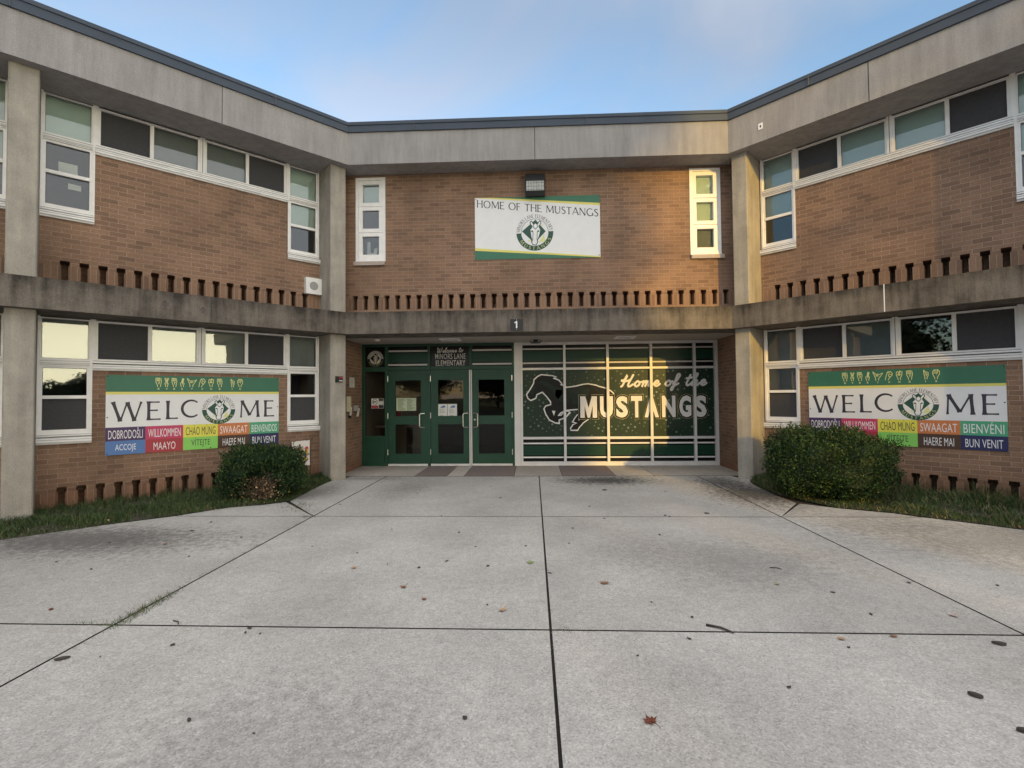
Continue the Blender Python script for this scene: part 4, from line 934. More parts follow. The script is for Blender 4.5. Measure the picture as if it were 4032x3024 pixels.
# wall lamp
root = empty('wall_lamp', (-.025, -.1, 5.2), 'dark bronze floodlight with wire guard above the team sign', 'lamp')
mb = MB(); x0, x1 = -.21, .155
pf = [(0, 5.2), (.11, 5.2), (.2, 5.25), (.22, 5.42), (.11, 5.6), (0, 5.62)]
n = len(pf)
for i in range(n):
    if i == 2: continue
    (da, za), (db, zb_) = pf[i], pf[(i+1) % n]
    mb.face([CW.p(x0, da, za), CW.p(x1, da, za), CW.p(x1, db, zb_), CW.p(x0, db, zb_)], 'bronze')
for x in (x0, x1): mb.face([CW.p(x, d_, z_) for d_, z_ in pf], 'bronze')
mb.build('housing', root)
mb = MB(); mb.face([CW.p(x0+.02, .198, 5.25), CW.p(x1-.02, .198, 5.25), CW.p(x1-.02, .217, 5.42), CW.p(x0+.02, .217, 5.42)], 'lens')
mb.face([CW.p(x0, .196, 5.245), CW.p(x1, .196, 5.245), CW.p(x1, .19, 5.43), CW.p(x0, .19, 5.43)], 'bronze'); mb.build('lens', root)
mb = MB()
for i in range(8):
    x = x0+.015+i*(x1-x0-.03)/7; mb.tube([CW.p(x, .195, 5.22), CW.p(x, .235, 5.25), CW.p(x, .25, 5.43), CW.p(x, .22, 5.45)], .003, 'iron', 4)
for z, d_ in ((5.25, .236), (5.31, .242), (5.37, .246), (5.43, .25)): mb.tube([CW.p(x0-.01, d_-.05, z), CW.p(x0+.01, d_, z), CW.p(x1-.01, d_, z), CW.p(x1+.01, d_-.05, z)], .003, 'iron', 4)
mb.build('wire_guard', root)

# loudspeaker on the wing wall
root = empty('wall_speaker', tuple(WL.p(.35, 0, 3.38)), 'square white loudspeaker with round grey grille on the brick above the ledge', 'speaker')
mb = MB(); mb.box(WL, .2, .485, 0, .1, 3.386, 3.683, 'white'); mb.build('box', root)
mb = MB(); mb.disc(WL, .345, 3.535, .078, .103, 'grey', 24)
for r_ in (.02, .04, .06): mb.stroke(WL, arc(.345, 3.535, r_, r_, 0, 360, 20), .006, .1035, 'print_grey', .0008, cap=False)
mb.build('grille', root)
# card reader
cd = .508
root = empty('card_reader', tuple(WL.p(.05, cd, 1.74)), 'small black box with red label on the pale concrete column beside the porch', 'card reader')
mb = MB(); mb.hexa([WL.p(-.012, cd, 1.752), WL.p(.116, cd, 1.752), WL.p(.108, cd+.05, 1.765), WL.p(-.004, cd+.05, 1.765), WL.p(-.012, cd, 1.865), WL.p(.116, cd, 1.865), WL.p(.11, cd+.06, 1.858), WL.p(-.006, cd+.06, 1.858)], 'black'); mb.build('box', root)
mb = MB(); mb.box(WL, .0, .062, cd+.05, cd+.0635, 1.826, 1.848, 'redlamp'); mb.build('red_label', root)
mb = MB(); mb.box(WL, .008, .065, cd+.045, cd+.0615, 1.775, 1.79, 'paper'); mb.build('white_label', root)
# notices and boxes on the porch side wall
SWf = Fr(-3.79, 0, (0, 1), (1, 0))
def lines(mb, f, u0, u1, z0, z1, n, lift, m='print_grey', rnd=random.Random(5)):
    for i in range(n):
        z = z1-(i+.5)*(z1-z0)/n; e = (u1-u0)*rnd.uniform(.55, 1)
        mb.rect(f, u0, u0+e, z-(z1-z0)/n*.18, z+(z1-z0)/n*.18, lift, m)
mb = MB(); mb.box(SWf, .585, .853, .001, .004, 1.685, 1.885, 'paper'); lines(mb, SWf, .62, .82, 1.70, 1.87, 9, .0048)
tag(mb.build('wall_notice'), 'printed white sheet taped to the brick side wall of the porch', 'notice')
root = empty('wall_intercom', (-3.77, .53, 1.1), 'cream wall box with a black handset and a hanging white paper, next to the column', 'intercom')
mb = MB(); mb.box(SWf, .43, .5, .0, .07, 1.2, 1.5, 'paper_tan'); mb.box(SWf, .505, .56, .0, .03, 1.23, 1.45, 'grey'); mb.build('box', root)
mb = MB(); mb.hexa([SWf.p(.49, .035, 1.13), SWf.p(.585, .035, 1.115), SWf.p(.585, .039, 1.115), SWf.p(.49, .039, 1.13), SWf.p(.47, .072, 1.28), SWf.p(.535, .072, 1.29), SWf.p(.535, .076, 1.29), SWf.p(.47, .076, 1.28)], 'paper'); mb.build('paper', root)
mb = MB(); mb.box(SWf, .52, .575, .0, .05, 1.07, 1.115, 'black'); mb.build('handset', root)
root = empty('key_box', (-3.77, .9, 1.08), 'small grey box with a curled white paper on the porch side wall', 'wall box')
mb = MB(); mb.box(SWf, .82, .93, .0, .06, 1.2, 1.32, 'grey'); mb.build('box', root)
mb = MB(); mb.hexa([SWf.p(.86, .035, 1.08), SWf.p(1.0, .035, 1.09), SWf.p(1.0, .039, 1.09), SWf.p(.86, .039, 1.08), SWf.p(.9, .062, 1.26), SWf.p(.985, .062, 1.25), SWf.p(.985, .066, 1.25), SWf.p(.9, .066, 1.26)], 'paper'); mb.build('paper', root)
# papers on the doors
mb = MB(); mb.box(PW, -3.05, -2.622, .0065, .0085, 1.186, 1.458, 'paper_green')
lines(mb, PW, -3.02, -2.85, 1.2, 1.44, 12, .0092, 'grass_b'); lines(mb, PW, -2.82, -2.65, 1.2, 1.44, 12, .0092, 'grass_b')
tag(mb.build('door_notice'), 'wide pale green notice in the window of the left door', 'notice')
for x0, lab in ((-2.155, 'white flyer on the middle door, the one nearer the hinges'), (-1.942, 'white flyer on the middle door, the one nearer the pull handle')):
    mb = MB(); mb.box(PW, x0, x0+.205, .0065, .0085, 1.053, 1.323, 'paper')
    mb.poly(PW, [(x0+.06, 1.255), (x0+.12, 1.29), (x0+.165, 1.29), (x0+.16, 1.245), (x0+.07, 1.24)], .0092, 'blue')
    lines(mb, PW, x0+.035, x0+.17, 1.12, 1.225, 9, .0092); lines(mb, PW, x0+.05, x0+.16, 1.065, 1.09, 2, .0092, 'ink')
    tag(mb.build('door_flyer'), lab, 'flyer', 'flyers on the middle door')
mb = MB(); mb.box(PW, -3.6, -3.327, -.003, -.001, 1.24, 1.452, 'paper')
mb.rect(PW, -3.595, -3.45, 1.245, 1.305, -.0004, 'red'); mb.rect(PW, -3.44, -3.332, 1.4, 1.447, -.0004, 'black'); mb.rect(PW, -3.44, -3.332, 1.318, 1.395, -.0004, 'grey'); mb.rect(PW, -3.44, -3.332, 1.245, 1.312, -.0004, 'black')
mb.text(PW, 'NO', -3.432, 1.325, .09, .062, .0002, 'sign_white', .04)
mb.stroke(PW, arc(-3.523, 1.382, .055, .055, 0, 360, 24), .009, .0, 'black', .0006, cap=False); mb.stroke(PW, [(-3.562, 1.42), (-3.484, 1.344)], .009, .0012, 'black', .0006)
mb.poly(PW, [(-3.56, 1.395), (-3.485, 1.395), (-3.485, 1.38), (-3.535, 1.378), (-3.545, 1.35), (-3.562, 1.352)], .0004, 'black')
tag(mb.build('door_sticker'), 'small prohibition sticker marked NO on the narrow glass beside the doors', 'sticker')
# plate on the right fascia
f = sub(WR, .467, 0, False, D_R+.003)
mb = MB(); mb.box(f, -.036, .036, 0, .006, 5.91, 6.015, 'sign_white'); mb.poly(f, [(-.008, 5.985), (.008, 5.985), (.008, 5.97), (.016, 5.962), (.006, 5.94), (-.006, 5.94), (-.016, 5.962), (-.008, 5.97)], .0068, 'black')
tag(mb.build('fascia_tag'), 'tiny white tag with a black mark on the concrete roof band', 'tag')
# porch ceiling fittings
for (x, y, lab) in ((-1.74, .57, 'square recessed porch light over the green doors'), (1.71, .62, 'square recessed porch light over the horse mural')):
    root = empty('porch_light', (x, y, 2.6), lab, 'ceiling light', 'recessed porch lights')
    mb = MB(); frz = .2
    for (a0, a1, b0, b1) in ((-.2, .2, -.16, -.11), (-.2, .2, .11, .16), (-.2, -.14, -.11, .11), (.14, .2, -.11, .11)): mb.wbox(x+a0, x+a1, y+b0, y+b1, 2.6, 2.622, 'white')
    mb.build('frame', root)
    mb = MB(); mb.face([(x-.14, y-.11, 2.618), (x+.14, y-.11, 2.618), (x+.14, y+.11, 2.618), (x-.14, y+.11, 2.618)], 'black'); mb.build('lens', root)
mb = MB(); c_ = (-3.17, .42)
for i in range(2):
    for k in range(14):
        a0, a1 = 2*math.pi*k/14, 2*math.pi*(k+1)/14; q = lambda r_, an, z_: (c_[0]+r_*math.cos(an), c_[1]+r_*math.sin(an), z_)
        (ra, za), (rb, zb_) = ((.06, 2.622), (.055, 2.595)) if i == 0 else ((.055, 2.595), (.02, 2.58))
        mb.face([q(ra, a0, za), q(ra, a1, za), q(rb, a1, zb_), q(rb, a0, zb_)], 'white')
mb.face([q(.02, 2*math.pi*k/14, 2.58) for k in range(14)], 'black')
tag(mb.build('smoke_detector'), 'round white detector on the porch ceiling near the column', 'detector')
root = empty('ceiling_grille', (-.04, .85, 2.56), 'small black wire cage on the porch ceiling between doors and mural', 'ceiling grille')
mb = MB()
for i in range(5):
    x = -.12+i*.04; mb.tube([(x, .75, 2.62), (x, .75, 2.56), (x, .95, 2.56), (x, .95, 2.62)], .004, 'black', 4)
for y in (.75, .82, .88, .95): mb.tube([(-.16, y, 2.6), (-.12, y, 2.558), (.04, y, 2.558), (.08, y, 2.6)], .004, 'black', 4)
mb.build('cage', root)
mb = MB(); mb.tube([(-.04, .85, 2.622), (-.04, .85, 2.58)], .05, 'black', 12); mb.build('lamp', root)

for u0, u1, z0, z1, lab in ((3.6, 3.8, 4.66, 4.8, 'pale paper sheet taped inside the upper outer window, middle pane'), (3.56, 3.7, 4.44, 4.52, 'small paper card inside the upper outer window, bottom pane')):
    mb = MB(); mb.box(WL, u0, u1, -.07, -.068, z0, z1, 'paper'); tag(mb.build('window_paper'), lab, 'paper')
mb = MB(); f = CW
mb.poly(f, [(-3.245, 4.45), (-3.18, 4.45), (-3.18, 4.26), (-3.16, 4.235), (-3.12, 4.235), (-3.1, 4.32), (-3.05, 4.33), (-3.055, 4.22), (-3.09, 4.175), (-3.2, 4.17), (-3.24, 4.2)], -.06, 'paper')
tag(mb.build('paper_letter'), 'pale cut-out letter U standing in the bottom pane of the narrow window', 'paper letter')
# ------------------------------------------------------------------ garden flag
fl = Fr(*WL.p(.49, .3, 0).xy, (-WL.t.x, -WL.t.y), (WL.n.x, WL.n.y))
root = empty('garden_flag', tuple(WL.p(.47, .3, 0)), 'small cloth flag with red and yellow pencils hung on an iron stand', 'garden flag')
mb = MB(); mb.tube([fl.p(.02, 0, -.02), fl.p(.02, 0, .74)], .006, 'iron', 6)
mb.tube([fl.p(.02, 0, .735), fl.p(-.3, 0, .715), fl.p(-.345, 0, .72), fl.p(-.35, 0, .745), fl.p(-.33, 0, .752)], .005, 'iron', 6)
mb.tube([fl.p(.02, 0, .735), fl.p(.03, 0, .765), fl.p(.05, 0, .77), fl.p(.055, 0, .75), fl.p(.035, 0, .745)], .005, 'iron', 6); mb.build('stand', root)
mb = MB(); nx, nz = 8, 10
gp = lambda i, j: fl.p(-.305+.305*i/nx, .012+.012*math.sin(i*1.1+j*.35), .282+.44*j/nz+(.012*(i/nx)))
for i in range(nx):
    for j in range(nz): mb.face([gp(i, j), gp(i+1, j), gp(i+1, j+1), gp(i, j+1)], 'cloth')
fl_o = mb.build('cloth', root, True)
mb = MB()
for (u, z0, z1, top) in ((-.26, .5, .59, 'eraser'), (-.155, .47, .6, 'pencil'), (-.06, .5, .6, 'eraser'), (-.15, .33, .44, 'pencil'), (-.07, .38, .44, 'pencil')):
    mb.rect(fl, u-.027, u+.027, z0, z1-.02, .032, 'pencil')
    if top == 'eraser': mb.poly(fl, [(u-.027, z1-.02), (u+.027, z1-.02), (u+.027, z1+.012), (u+.012, z1+.025), (u-.012, z1+.025), (u-.027, z1+.012)], .0325, 'eraser')
    else: mb.poly(fl, [(u-.027, z1-.02), (u+.027, z1-.02), (u, z1+.03)], .0325, 'tanleaf')
mb.poly(fl, [(-.175, .345), (-.125, .345), (-.125, .325), (-.15, .315), (-.175, .325)], .033, 'eraser')
mb.build('pencil_print', root)
mb = MB(); script_run(mb, fl, 'Welcome', -.29, -.015, .455, .065, .006, .035, 'ink', .02); mb.build('lettering', root)
mb = MB(); mb.box(WL, .53, .575, .24, .28, -.02, .28, 'black'); mb.box(WL, .525, .58, .235, .285, .28, .3, 'black')
tag(mb.build('ground_spike_post'), 'short black post standing in the grass behind the garden flag', 'post')

# ------------------------------------------------------------------ ground
mb = MB(); g = .0085; SR = random.Random(12)
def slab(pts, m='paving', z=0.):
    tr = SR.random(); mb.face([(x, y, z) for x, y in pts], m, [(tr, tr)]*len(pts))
    for i in range(len(pts)):
        (x0, y0), (x1, y1) = pts[i], pts[(i+1) % len(pts)]; mb.face([(x0, y0, z), (x1, y1, z), (x1, y1, z-.06), (x0, y0, z-.06)], 'joint')
XS = [-2.857, -.008, 2.85]; YS = [-.035, -3.066, -5.962, -8.86, -11.8, -14.7]
for i in range(2):
    for j in range(5): slab([(XS[i]+g, YS[j+1]+g), (XS[i+1]-g, YS[j+1]+g), (XS[i+1]-g, YS[j]-g), (XS[i]+g, YS[j]-g)])
# left side
xl = XS[0]-g
slab([(xl, YS[0]-g), (-3.52, YS[0]-g), (-3.72, -.5), (-3.71, -.8), (-3.67, -1.5), (-3.6, -2.15), (-3.59, -2.2), (xl, -3.04)])
slab([(xl, -3.066+g), (-3.63, -2.245), (-3.85, -2.43), (-4.25, -2.6), (-4.45, -2.86), (-4.62, -3.066+g)])
slab([(xl, YS[1]-g), (-4.64, YS[1]-g), (-5.2, -3.54), (-5.78, -4.07), (-6.6, -4.86), (-7.7, -5.962+g), (xl, YS[2]+g)])
slab([(xl, YS[2]-g), (-7.72, YS[2]-g), (-9.5, -7.74), (-10.6, YS[3]+g), (xl, YS[3]+g)])
slab([(xl, YS[3]-g), (-10.6, YS[3]-g), (-10.6, YS[5]), (xl, YS[5])])
xr = XS[2]+g
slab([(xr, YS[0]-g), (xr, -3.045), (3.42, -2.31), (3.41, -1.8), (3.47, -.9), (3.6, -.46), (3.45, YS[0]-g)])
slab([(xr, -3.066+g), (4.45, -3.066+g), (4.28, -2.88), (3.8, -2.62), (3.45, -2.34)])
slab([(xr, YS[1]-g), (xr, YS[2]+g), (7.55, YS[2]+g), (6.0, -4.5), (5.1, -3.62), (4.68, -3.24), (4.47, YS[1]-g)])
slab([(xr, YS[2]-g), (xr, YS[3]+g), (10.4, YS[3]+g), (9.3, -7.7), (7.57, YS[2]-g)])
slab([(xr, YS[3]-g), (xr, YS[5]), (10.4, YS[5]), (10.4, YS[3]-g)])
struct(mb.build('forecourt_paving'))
mb = MB()
pc = [-3.79, -2.33, -1.72, -1.40, -.47, .42, 1.4, 2.1, 3.77]
for i in range(8):
    mname = 'mat_red' if i in (1, 3, 5) else 'porchfloor'
    slab([(pc[i]+.004, YS[0]), (pc[i+1]-.004, YS[0]), (pc[i+1]-.004, 1.42), (pc[i]+.004, 1.42)], mname, .004 if i not in (1, 3, 5) else .006)
struct(mb.build('porch_floor'))
mb = MB(); mb.face([(-11, -15, -.016), (11, -15, -.016), (11, 1.5, -.016), (-11, 1.5, -.016)], 'joint'); struct(mb.build('joint_bed'))
mb = MB(); mb.face([(-400, -400, -.05), (400, -400, -.05), (400, 400, -.05), (-400, 400, -.05)], 'turf'); struct(mb.build('ground'))
mb = MB(); mb.face([(-60, -40, -.03), (60, -40, -.03), (60, -15.2, -.03), (-60, -15.2, -.03)], 'asphalt'); struct(mb.build('parking_lot'))
# beds beside the wings, and the grass in them
EDGE_L = [(.2, .53), (.4, .72), (.86, 1.24), (1.27, 1.74), (1.6, 1.74), (2.0, 1.62), (2.4, 1.63), (3.2, 1.6), (9, 1.6)]
EDGE_R = [(.17, .57), (.226, .8), (.92, 1.58), (1.73, 1.9), (2.29, 1.72), (2.82, 1.71), (3.4, 1.69), (9, 1.69)]
def lim(E, s):
    for (a0, d0), (a1, d1) in zip(E, E[1:]):
        if a0 <= s <= a1: return d0+(d1-d0)*(s-a0)/(a1-a0)
    return 0
for fr, E, nm, sd in ((WL, EDGE_L, 'l', 3), (WR, EDGE_R, 'r', 4)):
    mb = MB(); pts = [fr.p(s_, d_+.02, .004) for s_, d_ in E]; lo = [fr.p(s_, -.05, .012) for s_, d_ in E]
    for i in range(len(E)-1): mb.face([lo[i], lo[i+1], pts[i+1], pts[i]], 'soil')
    struct(mb.build('planting_bed'))
    mb = MB(); rnd = random.Random(sd)
    n = 26000
    for _ in range(n):
        s_ = .2+(rnd.random()**1.25)*5.2; L = lim(E, s_)
        if L < .05: continue
        d_ = rnd.random()**.8*L*(1.02+.03*noise.noise(Vector((s_*5, sd, 0))))
        cl = noise.noise(Vector((s_*2.2, d_*2.2, sd)))
        if cl < -.3 and rnd.random() < .6: continue
        if fr is WL and s_ < .75 and d_ < .5 and rnd.random() < .5: continue
        hh = rnd.uniform(.03, .075)*(1.35+cl*.8)
        if d_ < .16: hh *= 1.5
        if fr is WR and s_ > 2.2 and d_ < .6: hh *= 2.3
        if d_ > L-.12: hh *= .7
        b0 = fr.p(s_, d_, .0); an = rnd.uniform(0, 6.283); wv = Vector((math.cos(an), math.sin(an), 0))*rnd.uniform(.0022, .0045)
        an2 = rnd.uniform(0, 6.283); ln = Vector((math.cos(an2), math.sin(an2), 0))*hh*rnd.uniform(.2, 1.1)
        p1 = b0+ln*.4+Vector((0, 0, hh*.6)); p2 = b0+ln+Vector((0, 0, hh*rnd.uniform(.65, 1)))
        m_ = 'grass_b' if rnd.random() < .55+cl*.5 else 'grass_a'
        if rnd.random() < (.06 if fr is WL else .15): m_ = 'grass_c'
        mb.face([b0-wv, b0+wv, p1+wv*.8, p1-wv*.8], m_); mb.face([p1-wv*.8, p1+wv*.8, p2], m_)
    o = mb.build('grass')
    tag(o, 'strip of rough grass along the wing below the loudspeaker' if fr is WL else 'strip of weedy taller grass along the wing beside the big bush', 'grass', kind='stuff')
# weeds in the joints
mb = MB(); rnd = random.Random(11)
for (x, y, n, rx, ry, hh) in ((-2.835, -5.79, 420, .03, .13, .045), (-2.84, -5.53, 160, .02, .08, .035), (-2.87, -5.08, 40, .02, .06, .025), (-3.02, -5.945, 50, .07, .015, .03), (-2.88, -5.95, 40, .03, .02, .025),
                             (-3.1, -2.8, 70, .09, .07, .04), (-3.3, -2.55, 260, .13, .13, .05), (-2.9, -3.1, 80, .05, .04, .04), (-2.86, -3.45, 40, .02, .1, .03), (.05, -5.965, 70, .05, .02, .02), (.2, -5.97, 30, .08, .01, .02),
                             (0, -6.2, 25, .015, .06, .02), (-2.84, -6.3, 30, .015, .2, .02), (-2.86, -4.3, 140, .012, .5, .028), (-2.86, -5.35, 40, .02, .15, .025)):
    for _ in range(n):
        b0 = Vector((x+rnd.gauss(0, rx), y+rnd.gauss(0, ry), -.004)); an = rnd.uniform(0, 6.28); wv = Vector((math.cos(an), math.sin(an), 0))*.002
        ln = Vector((rnd.uniform(-1, 1), rnd.uniform(-1, 1), 0))*hh*.8
        mb.face([b0-wv, b0+wv, b0+ln+Vector((0, 0, hh*rnd.uniform(.3, 1)))], rnd.choice(('grass_b', 'grass_b', 'grass_a', 'grass_c')))
tag(mb.build('joint_weeds'), 'small weeds and moss growing in the paving joints', 'weeds', kind='stuff')

# ------------------------------------------------------------------ bushes
def bush(name, c, rx, ry, h, n, sd, label, axis, dead=None):
    root = empty(name, (c[0], c[1], 0), label, 'bush', None); rnd = random.Random(sd)
    ax = Vector((math.cos(axis), math.sin(axis), 0)); ay = Vector((-ax.y, ax.x, 0)); C0 = Vector((c[0], c[1], 0))
    def shape(th, ph): # lumpy, flat-topped clipped form
        d = Vector((math.cos(th)*math.cos(ph), math.sin(th)*math.cos(ph), math.sin(ph)))
        k = 1+.2*noise.noise(d*1.9+Vector((sd, 0, 0)))+.12*noise.noise(d*4.5+Vector((0, sd, 0)))+.06*noise.noise(d*11+Vector((0, 0, sd)))
        e = 2.7; q_ = (abs(d.x)**e+abs(d.y)**e+abs(d.z)**e)**(-1/e)
        return d*q_*k
    mb = MB()
    for _ in range(n):
        th = rnd.uniform(0, 2*math.pi); ph = math.asin(rnd.uniform(-.95, 1))
        s_ = shape(th, ph); rr_ = rnd.uniform(.66, 1.0)**.5*(1+max(0, rnd.gauss(0, .018)))
        if rnd.random() < .05: rr_ *= rnd.uniform(1., 1.07)
        lp = s_*rr_
        p = C0+ax*lp.x*rx+ay*lp.y*ry+Vector((0, 0, h*.5+lp.z*h*.5))
        if p.z < .02: p.z = rnd.uniform(.02, .08)
        if dead:
            q_ = (p-Vector(dead[0])); 
            if q_.length < dead[1]*(1+.35*noise.noise(p*7)) and rnd.random() < .93: continue
        out = (ax*s_.x+ay*s_.y+Vector((0, 0, s_.z))).normalized()
        t = (out*.6+Vector((rnd.gauss(0, .5), rnd.gauss(0, .5), .55+rnd.gauss(0, .4)))).normalized(); w_ = t.cross(Vector((rnd.gauss(0, 1), rnd.gauss(0, 1), rnd.gauss(0, 1)))).normalized()
        L = rnd.uniform(.018, .034); B = L*.36
        cl = noise.noise(p*4.5+Vector((sd, 3, 1)))
        r_ = rnd.random(); m_ = 'leaf_c' if r_ < .10+max(0, cl)*.5+(.08 if lp.z > .4 else 0) else ('leaf_b' if r_ < .62+cl*.5 else 'leaf_a')
        mb.face([p, p+t*L*.5+w_*B, p+t*L, p+t*L*.5-w_*B], m_)
    for _ in range(int(n/85)): # sprigs standing out of the clipped outline
        th = rnd.uniform(0, 2*math.pi); ph = math.asin(rnd.uniform(.1, 1)); s_ = shape(th, ph)
        p = C0+ax*s_.x*rx+ay*s_.y*ry+Vector((0, 0, h*.5+s_.z*h*.5)); up = Vector((rnd.gauss(0, .25), rnd.gauss(0, .25), 1)).normalized(); Ls = rnd.uniform(.03, .12)
        for k in range(9):
            b0 = p+up*Ls*k/9; t = (up*.6+Vector((rnd.gauss(0, .6), rnd.gauss(0, .6), 0))).normalized(); w_ = t.cross(up).normalized(); L = .024
            mb.face([b0, b0+t*L*.5+w_*.008, b0+t*L, b0+t*L*.5-w_*.008], rnd.choice(('leaf_b', 'leaf_c', 'leaf_b')))
    for i in range(20): # dense dark inside
        for j in range(10):
            c4 = [(2*math.pi*(i+a_)/20, -1.45+2.95*(j+b_)/10) for a_, b_ in ((0, 0), (1, 0), (1, 1), (0, 1))]; q4 = []
            for th, ph in c4:
                s_ = shape(th, ph)*.8; p = C0+ax*s_.x*rx+ay*s_.y*ry+Vector((0, 0, h*.5+s_.z*h*.5))
                if dead:
                    q_ = p-Vector(dead[0])
                    if q_.length < dead[1]*1.3: p = p-(ax*s_.x+ay*s_.y)*.22
                q4.append(p)
            mb.face(q4, 'leaf_a')
    mb.build('foliage', root)
    mb = MB() # inner stems
    for _ in range(26):
        b0 = C0+Vector((rnd.gauss(0, rx*.16), rnd.gauss(0, ry*.16), 0)); th = rnd.uniform(0, 6.28); ph = rnd.uniform(.3, 1.3); s_ = shape(th, ph)*.8
        s_ = s_*.9; e_ = C0+ax*s_.x*rx+ay*s_.y*ry+Vector((0, 0, h*.5+s_.z*h*.5)); mid = b0.lerp(e_, .5)+Vector((rnd.gauss(0, .04), rnd.gauss(0, .04), .03))
        mb.tube([b0, mid, e_], [.012, .008, .003], 'twig', 4)
    mb.build('stems', root)
    if dead:
        mb = MB(); dc = Vector(dead[0])
        for _ in range(110):
            b0 = C0+Vector((rnd.gauss(0, .12), rnd.gauss(0, .08)-.1, rnd.uniform(0, .1))); e_ = dc+Vector((rnd.gauss(0, .17), rnd.gauss(0, .06)-.02, rnd.uniform(-.14, .2)))
            mid = b0.lerp(e_, .6)+Vector((rnd.gauss(0, .03), rnd.gauss(0, .03), rnd.uniform(-.02, .06)))
            mb.tube([b0, mid, e_], [.006, .004, .0018], 'twig', 4)
        mb.build('dead_twigs', root)
        mb = MB()
        for _ in range(170):
            p = dc+Vector((rnd.gauss(0, .15), rnd.gauss(0, .06), rnd.uniform(-.17, .17)))
            t = Vector((rnd.gauss(0, 1), rnd.gauss(0, 1), rnd.gauss(0, 1))).normalized(); w_ = t.orthogonal().normalized(); L = rnd.uniform(.015, .035)
            mb.face([p, p+t*L*.5+w_*L*.35, p+t*L, p+t*L*.5-w_*L*.35], 'dead' if rnd.random() < .7 else 'dead_pale')
        mb.build('dead_leaves', root)
    return root
bush('round_bush', (-4.12, -1.95), .58, .45, .76, 17000, 2, 'smaller clipped evergreen bush with a brown dead patch, in front of the banner and flag', R(8), ((-3.93, -2.33, .2), .24))
bush('round_bush', (4.06, -1.93), .765, .60, .95, 34000, 5, 'big dense evergreen bush hiding the lower corner of the banner', R(-8))

# ------------------------------------------------------------------ litter on the paving
def leaf_outline(kind):
    if kind == 'maple': return [(0, -.9), (.06, -.35), (.5, -.5), (.42, -.2), (.95, .05), (.62, .2), (.7, .55), (.28, .38), (0, 1), (-.26, .4), (-.72, .5), (-.6, .18), (-.95, 0), (-.4, -.2), (-.5, -.52), (-.06, -.35)]
    if kind == 'oval': return [(0, -1), (.32, -.6), (.45, 0), (.3, .6), (0, 1), (-.3, .6), (-.45, 0), (-.32, -.6)]
    return [(.0, -.7), (.5, -.45), (.62, .1), (.3, .55), (-.15, .68), (-.55, .35), (-.6, -.2), (-.3, -.62)]
def litter(name, x, y, size, kind, m, rot, curl, label, cat, group=None, thick=.0):
    size *= .8
    mb = MB(); o = leaf_outline(kind); rnd = random.Random(int(x*977+y*131)); pts = []
    for u, v in o:
        u *= 1+rnd.uniform(-.15, .15); v *= 1+rnd.uniform(-.15, .15); r_ = math.hypot(u, v)
        px, py = (u*math.cos(rot)-v*math.sin(rot))*size, (u*math.sin(rot)+v*math.cos(rot))*size
        pts.append((x+px, y+py, .004+curl*size*(r_**2)*(.4+.6*rnd.random())))
    c_ = (x, y, .006+thick*1.25)
    top = [(p[0], p[1], p[2]+thick) for p in pts]; n = len(pts)
    for i in range(n):
        mb.face([c_, top[i], top[(i+1) % n]], m)
        if thick: mb.face([top[i], pts[i], pts[(i+1) % n], top[(i+1) % n]], m)
    if kind == 'maple':
        b0 = Vector(c_); e_ = Vector((x+math.sin(rot)*size*1.5, y-math.cos(rot)*size*1.5, .012)); mb.tube([b0, b0.lerp(e_, .5)+Vector((0, 0, .006)), e_], .0014, m, 4)
    return tag(mb.build(name), label, cat, group)
LV = 'fallen leaves on the paving'
litter('fallen_leaf', -3.5, -5.75, .03, 'round', 'redleaf', .4, .5, 'curled dark red leaf alone on the left slab near the side joint', 'leaf', LV)
litter('fallen_leaf', -3.85, -4.24, .035, 'maple', 'brownleaf', 1.2, .4, 'brown leaf on the left slab in front of the grass strip', 'leaf', LV)
litter('fallen_leaf', -1.66, -4.89, .042, 'maple', 'tanleaf', 2.0, .35, 'flat tan leaf on the middle of the second slab row, left half', 'leaf', LV)
litter('fallen_leaf', -1.12, -5.3, .045, 'maple', 'brownleaf', 2.6, .45, 'brown lobed leaf just behind a smaller rounded one', 'leaf', LV)
litter('fallen_leaf', -.91, -5.52, .033, 'round', 'brownleaf', .8, .5, 'small rounded brown leaf in front of a lobed brown one', 'leaf', LV)
litter('fallen_leaf', -.33, -5.7, .045, 'oval', 'tanleaf', 2.2, .9, 'curled orange-tan leaf with stalk, just left of the centre joint', 'leaf', LV)
litter('fallen_leaf', -.14, -4.73, .06, 'maple', 'greenleaf', 1.4, .3, 'pale green maple leaf beside the centre joint', 'leaf', LV)
litter('fallen_leaf', .44, -5.19, .058, 'maple', 'brownleaf', 2.9, .4, 'large brown maple leaf right of the centre joint', 'leaf', LV)
litter('fallen_leaf', .41, -6.82, .05, 'maple', 'redleaf', .5, .35, 'red and green leaf lying alone on the nearest right slab', 'leaf', LV)
litter('fallen_leaf', 2.64, -5.71, .042, 'maple', 'paleleaf', 1.8, .5, 'pale pinkish crumpled leaf near the right side joint', 'leaf', LV)
litter('fallen_leaf', 1.72, -6.04, .036, 'round', 'tanleaf', 1.1, .5, 'tan leaf just in front of the cross joint on the right', 'leaf', LV)
litter('fallen_leaf', 2.05, -6.0, .034, 'oval', 'brownleaf', 1.5, .6, 'orange-brown leaf lying in the cross joint on the right', 'leaf', LV)
litter('fallen_leaf', 1.76, -5.19, .03, 'round', 'greenleaf', .3, .5, 'small olive leaf on the right slab beside a bent twig', 'leaf', LV)
litter('fallen_leaf', -4.34, -3.11, .03, 'round', 'paleleaf', .3, .3, 'pale scrap at the left end of the cross joint', 'leaf', LV)
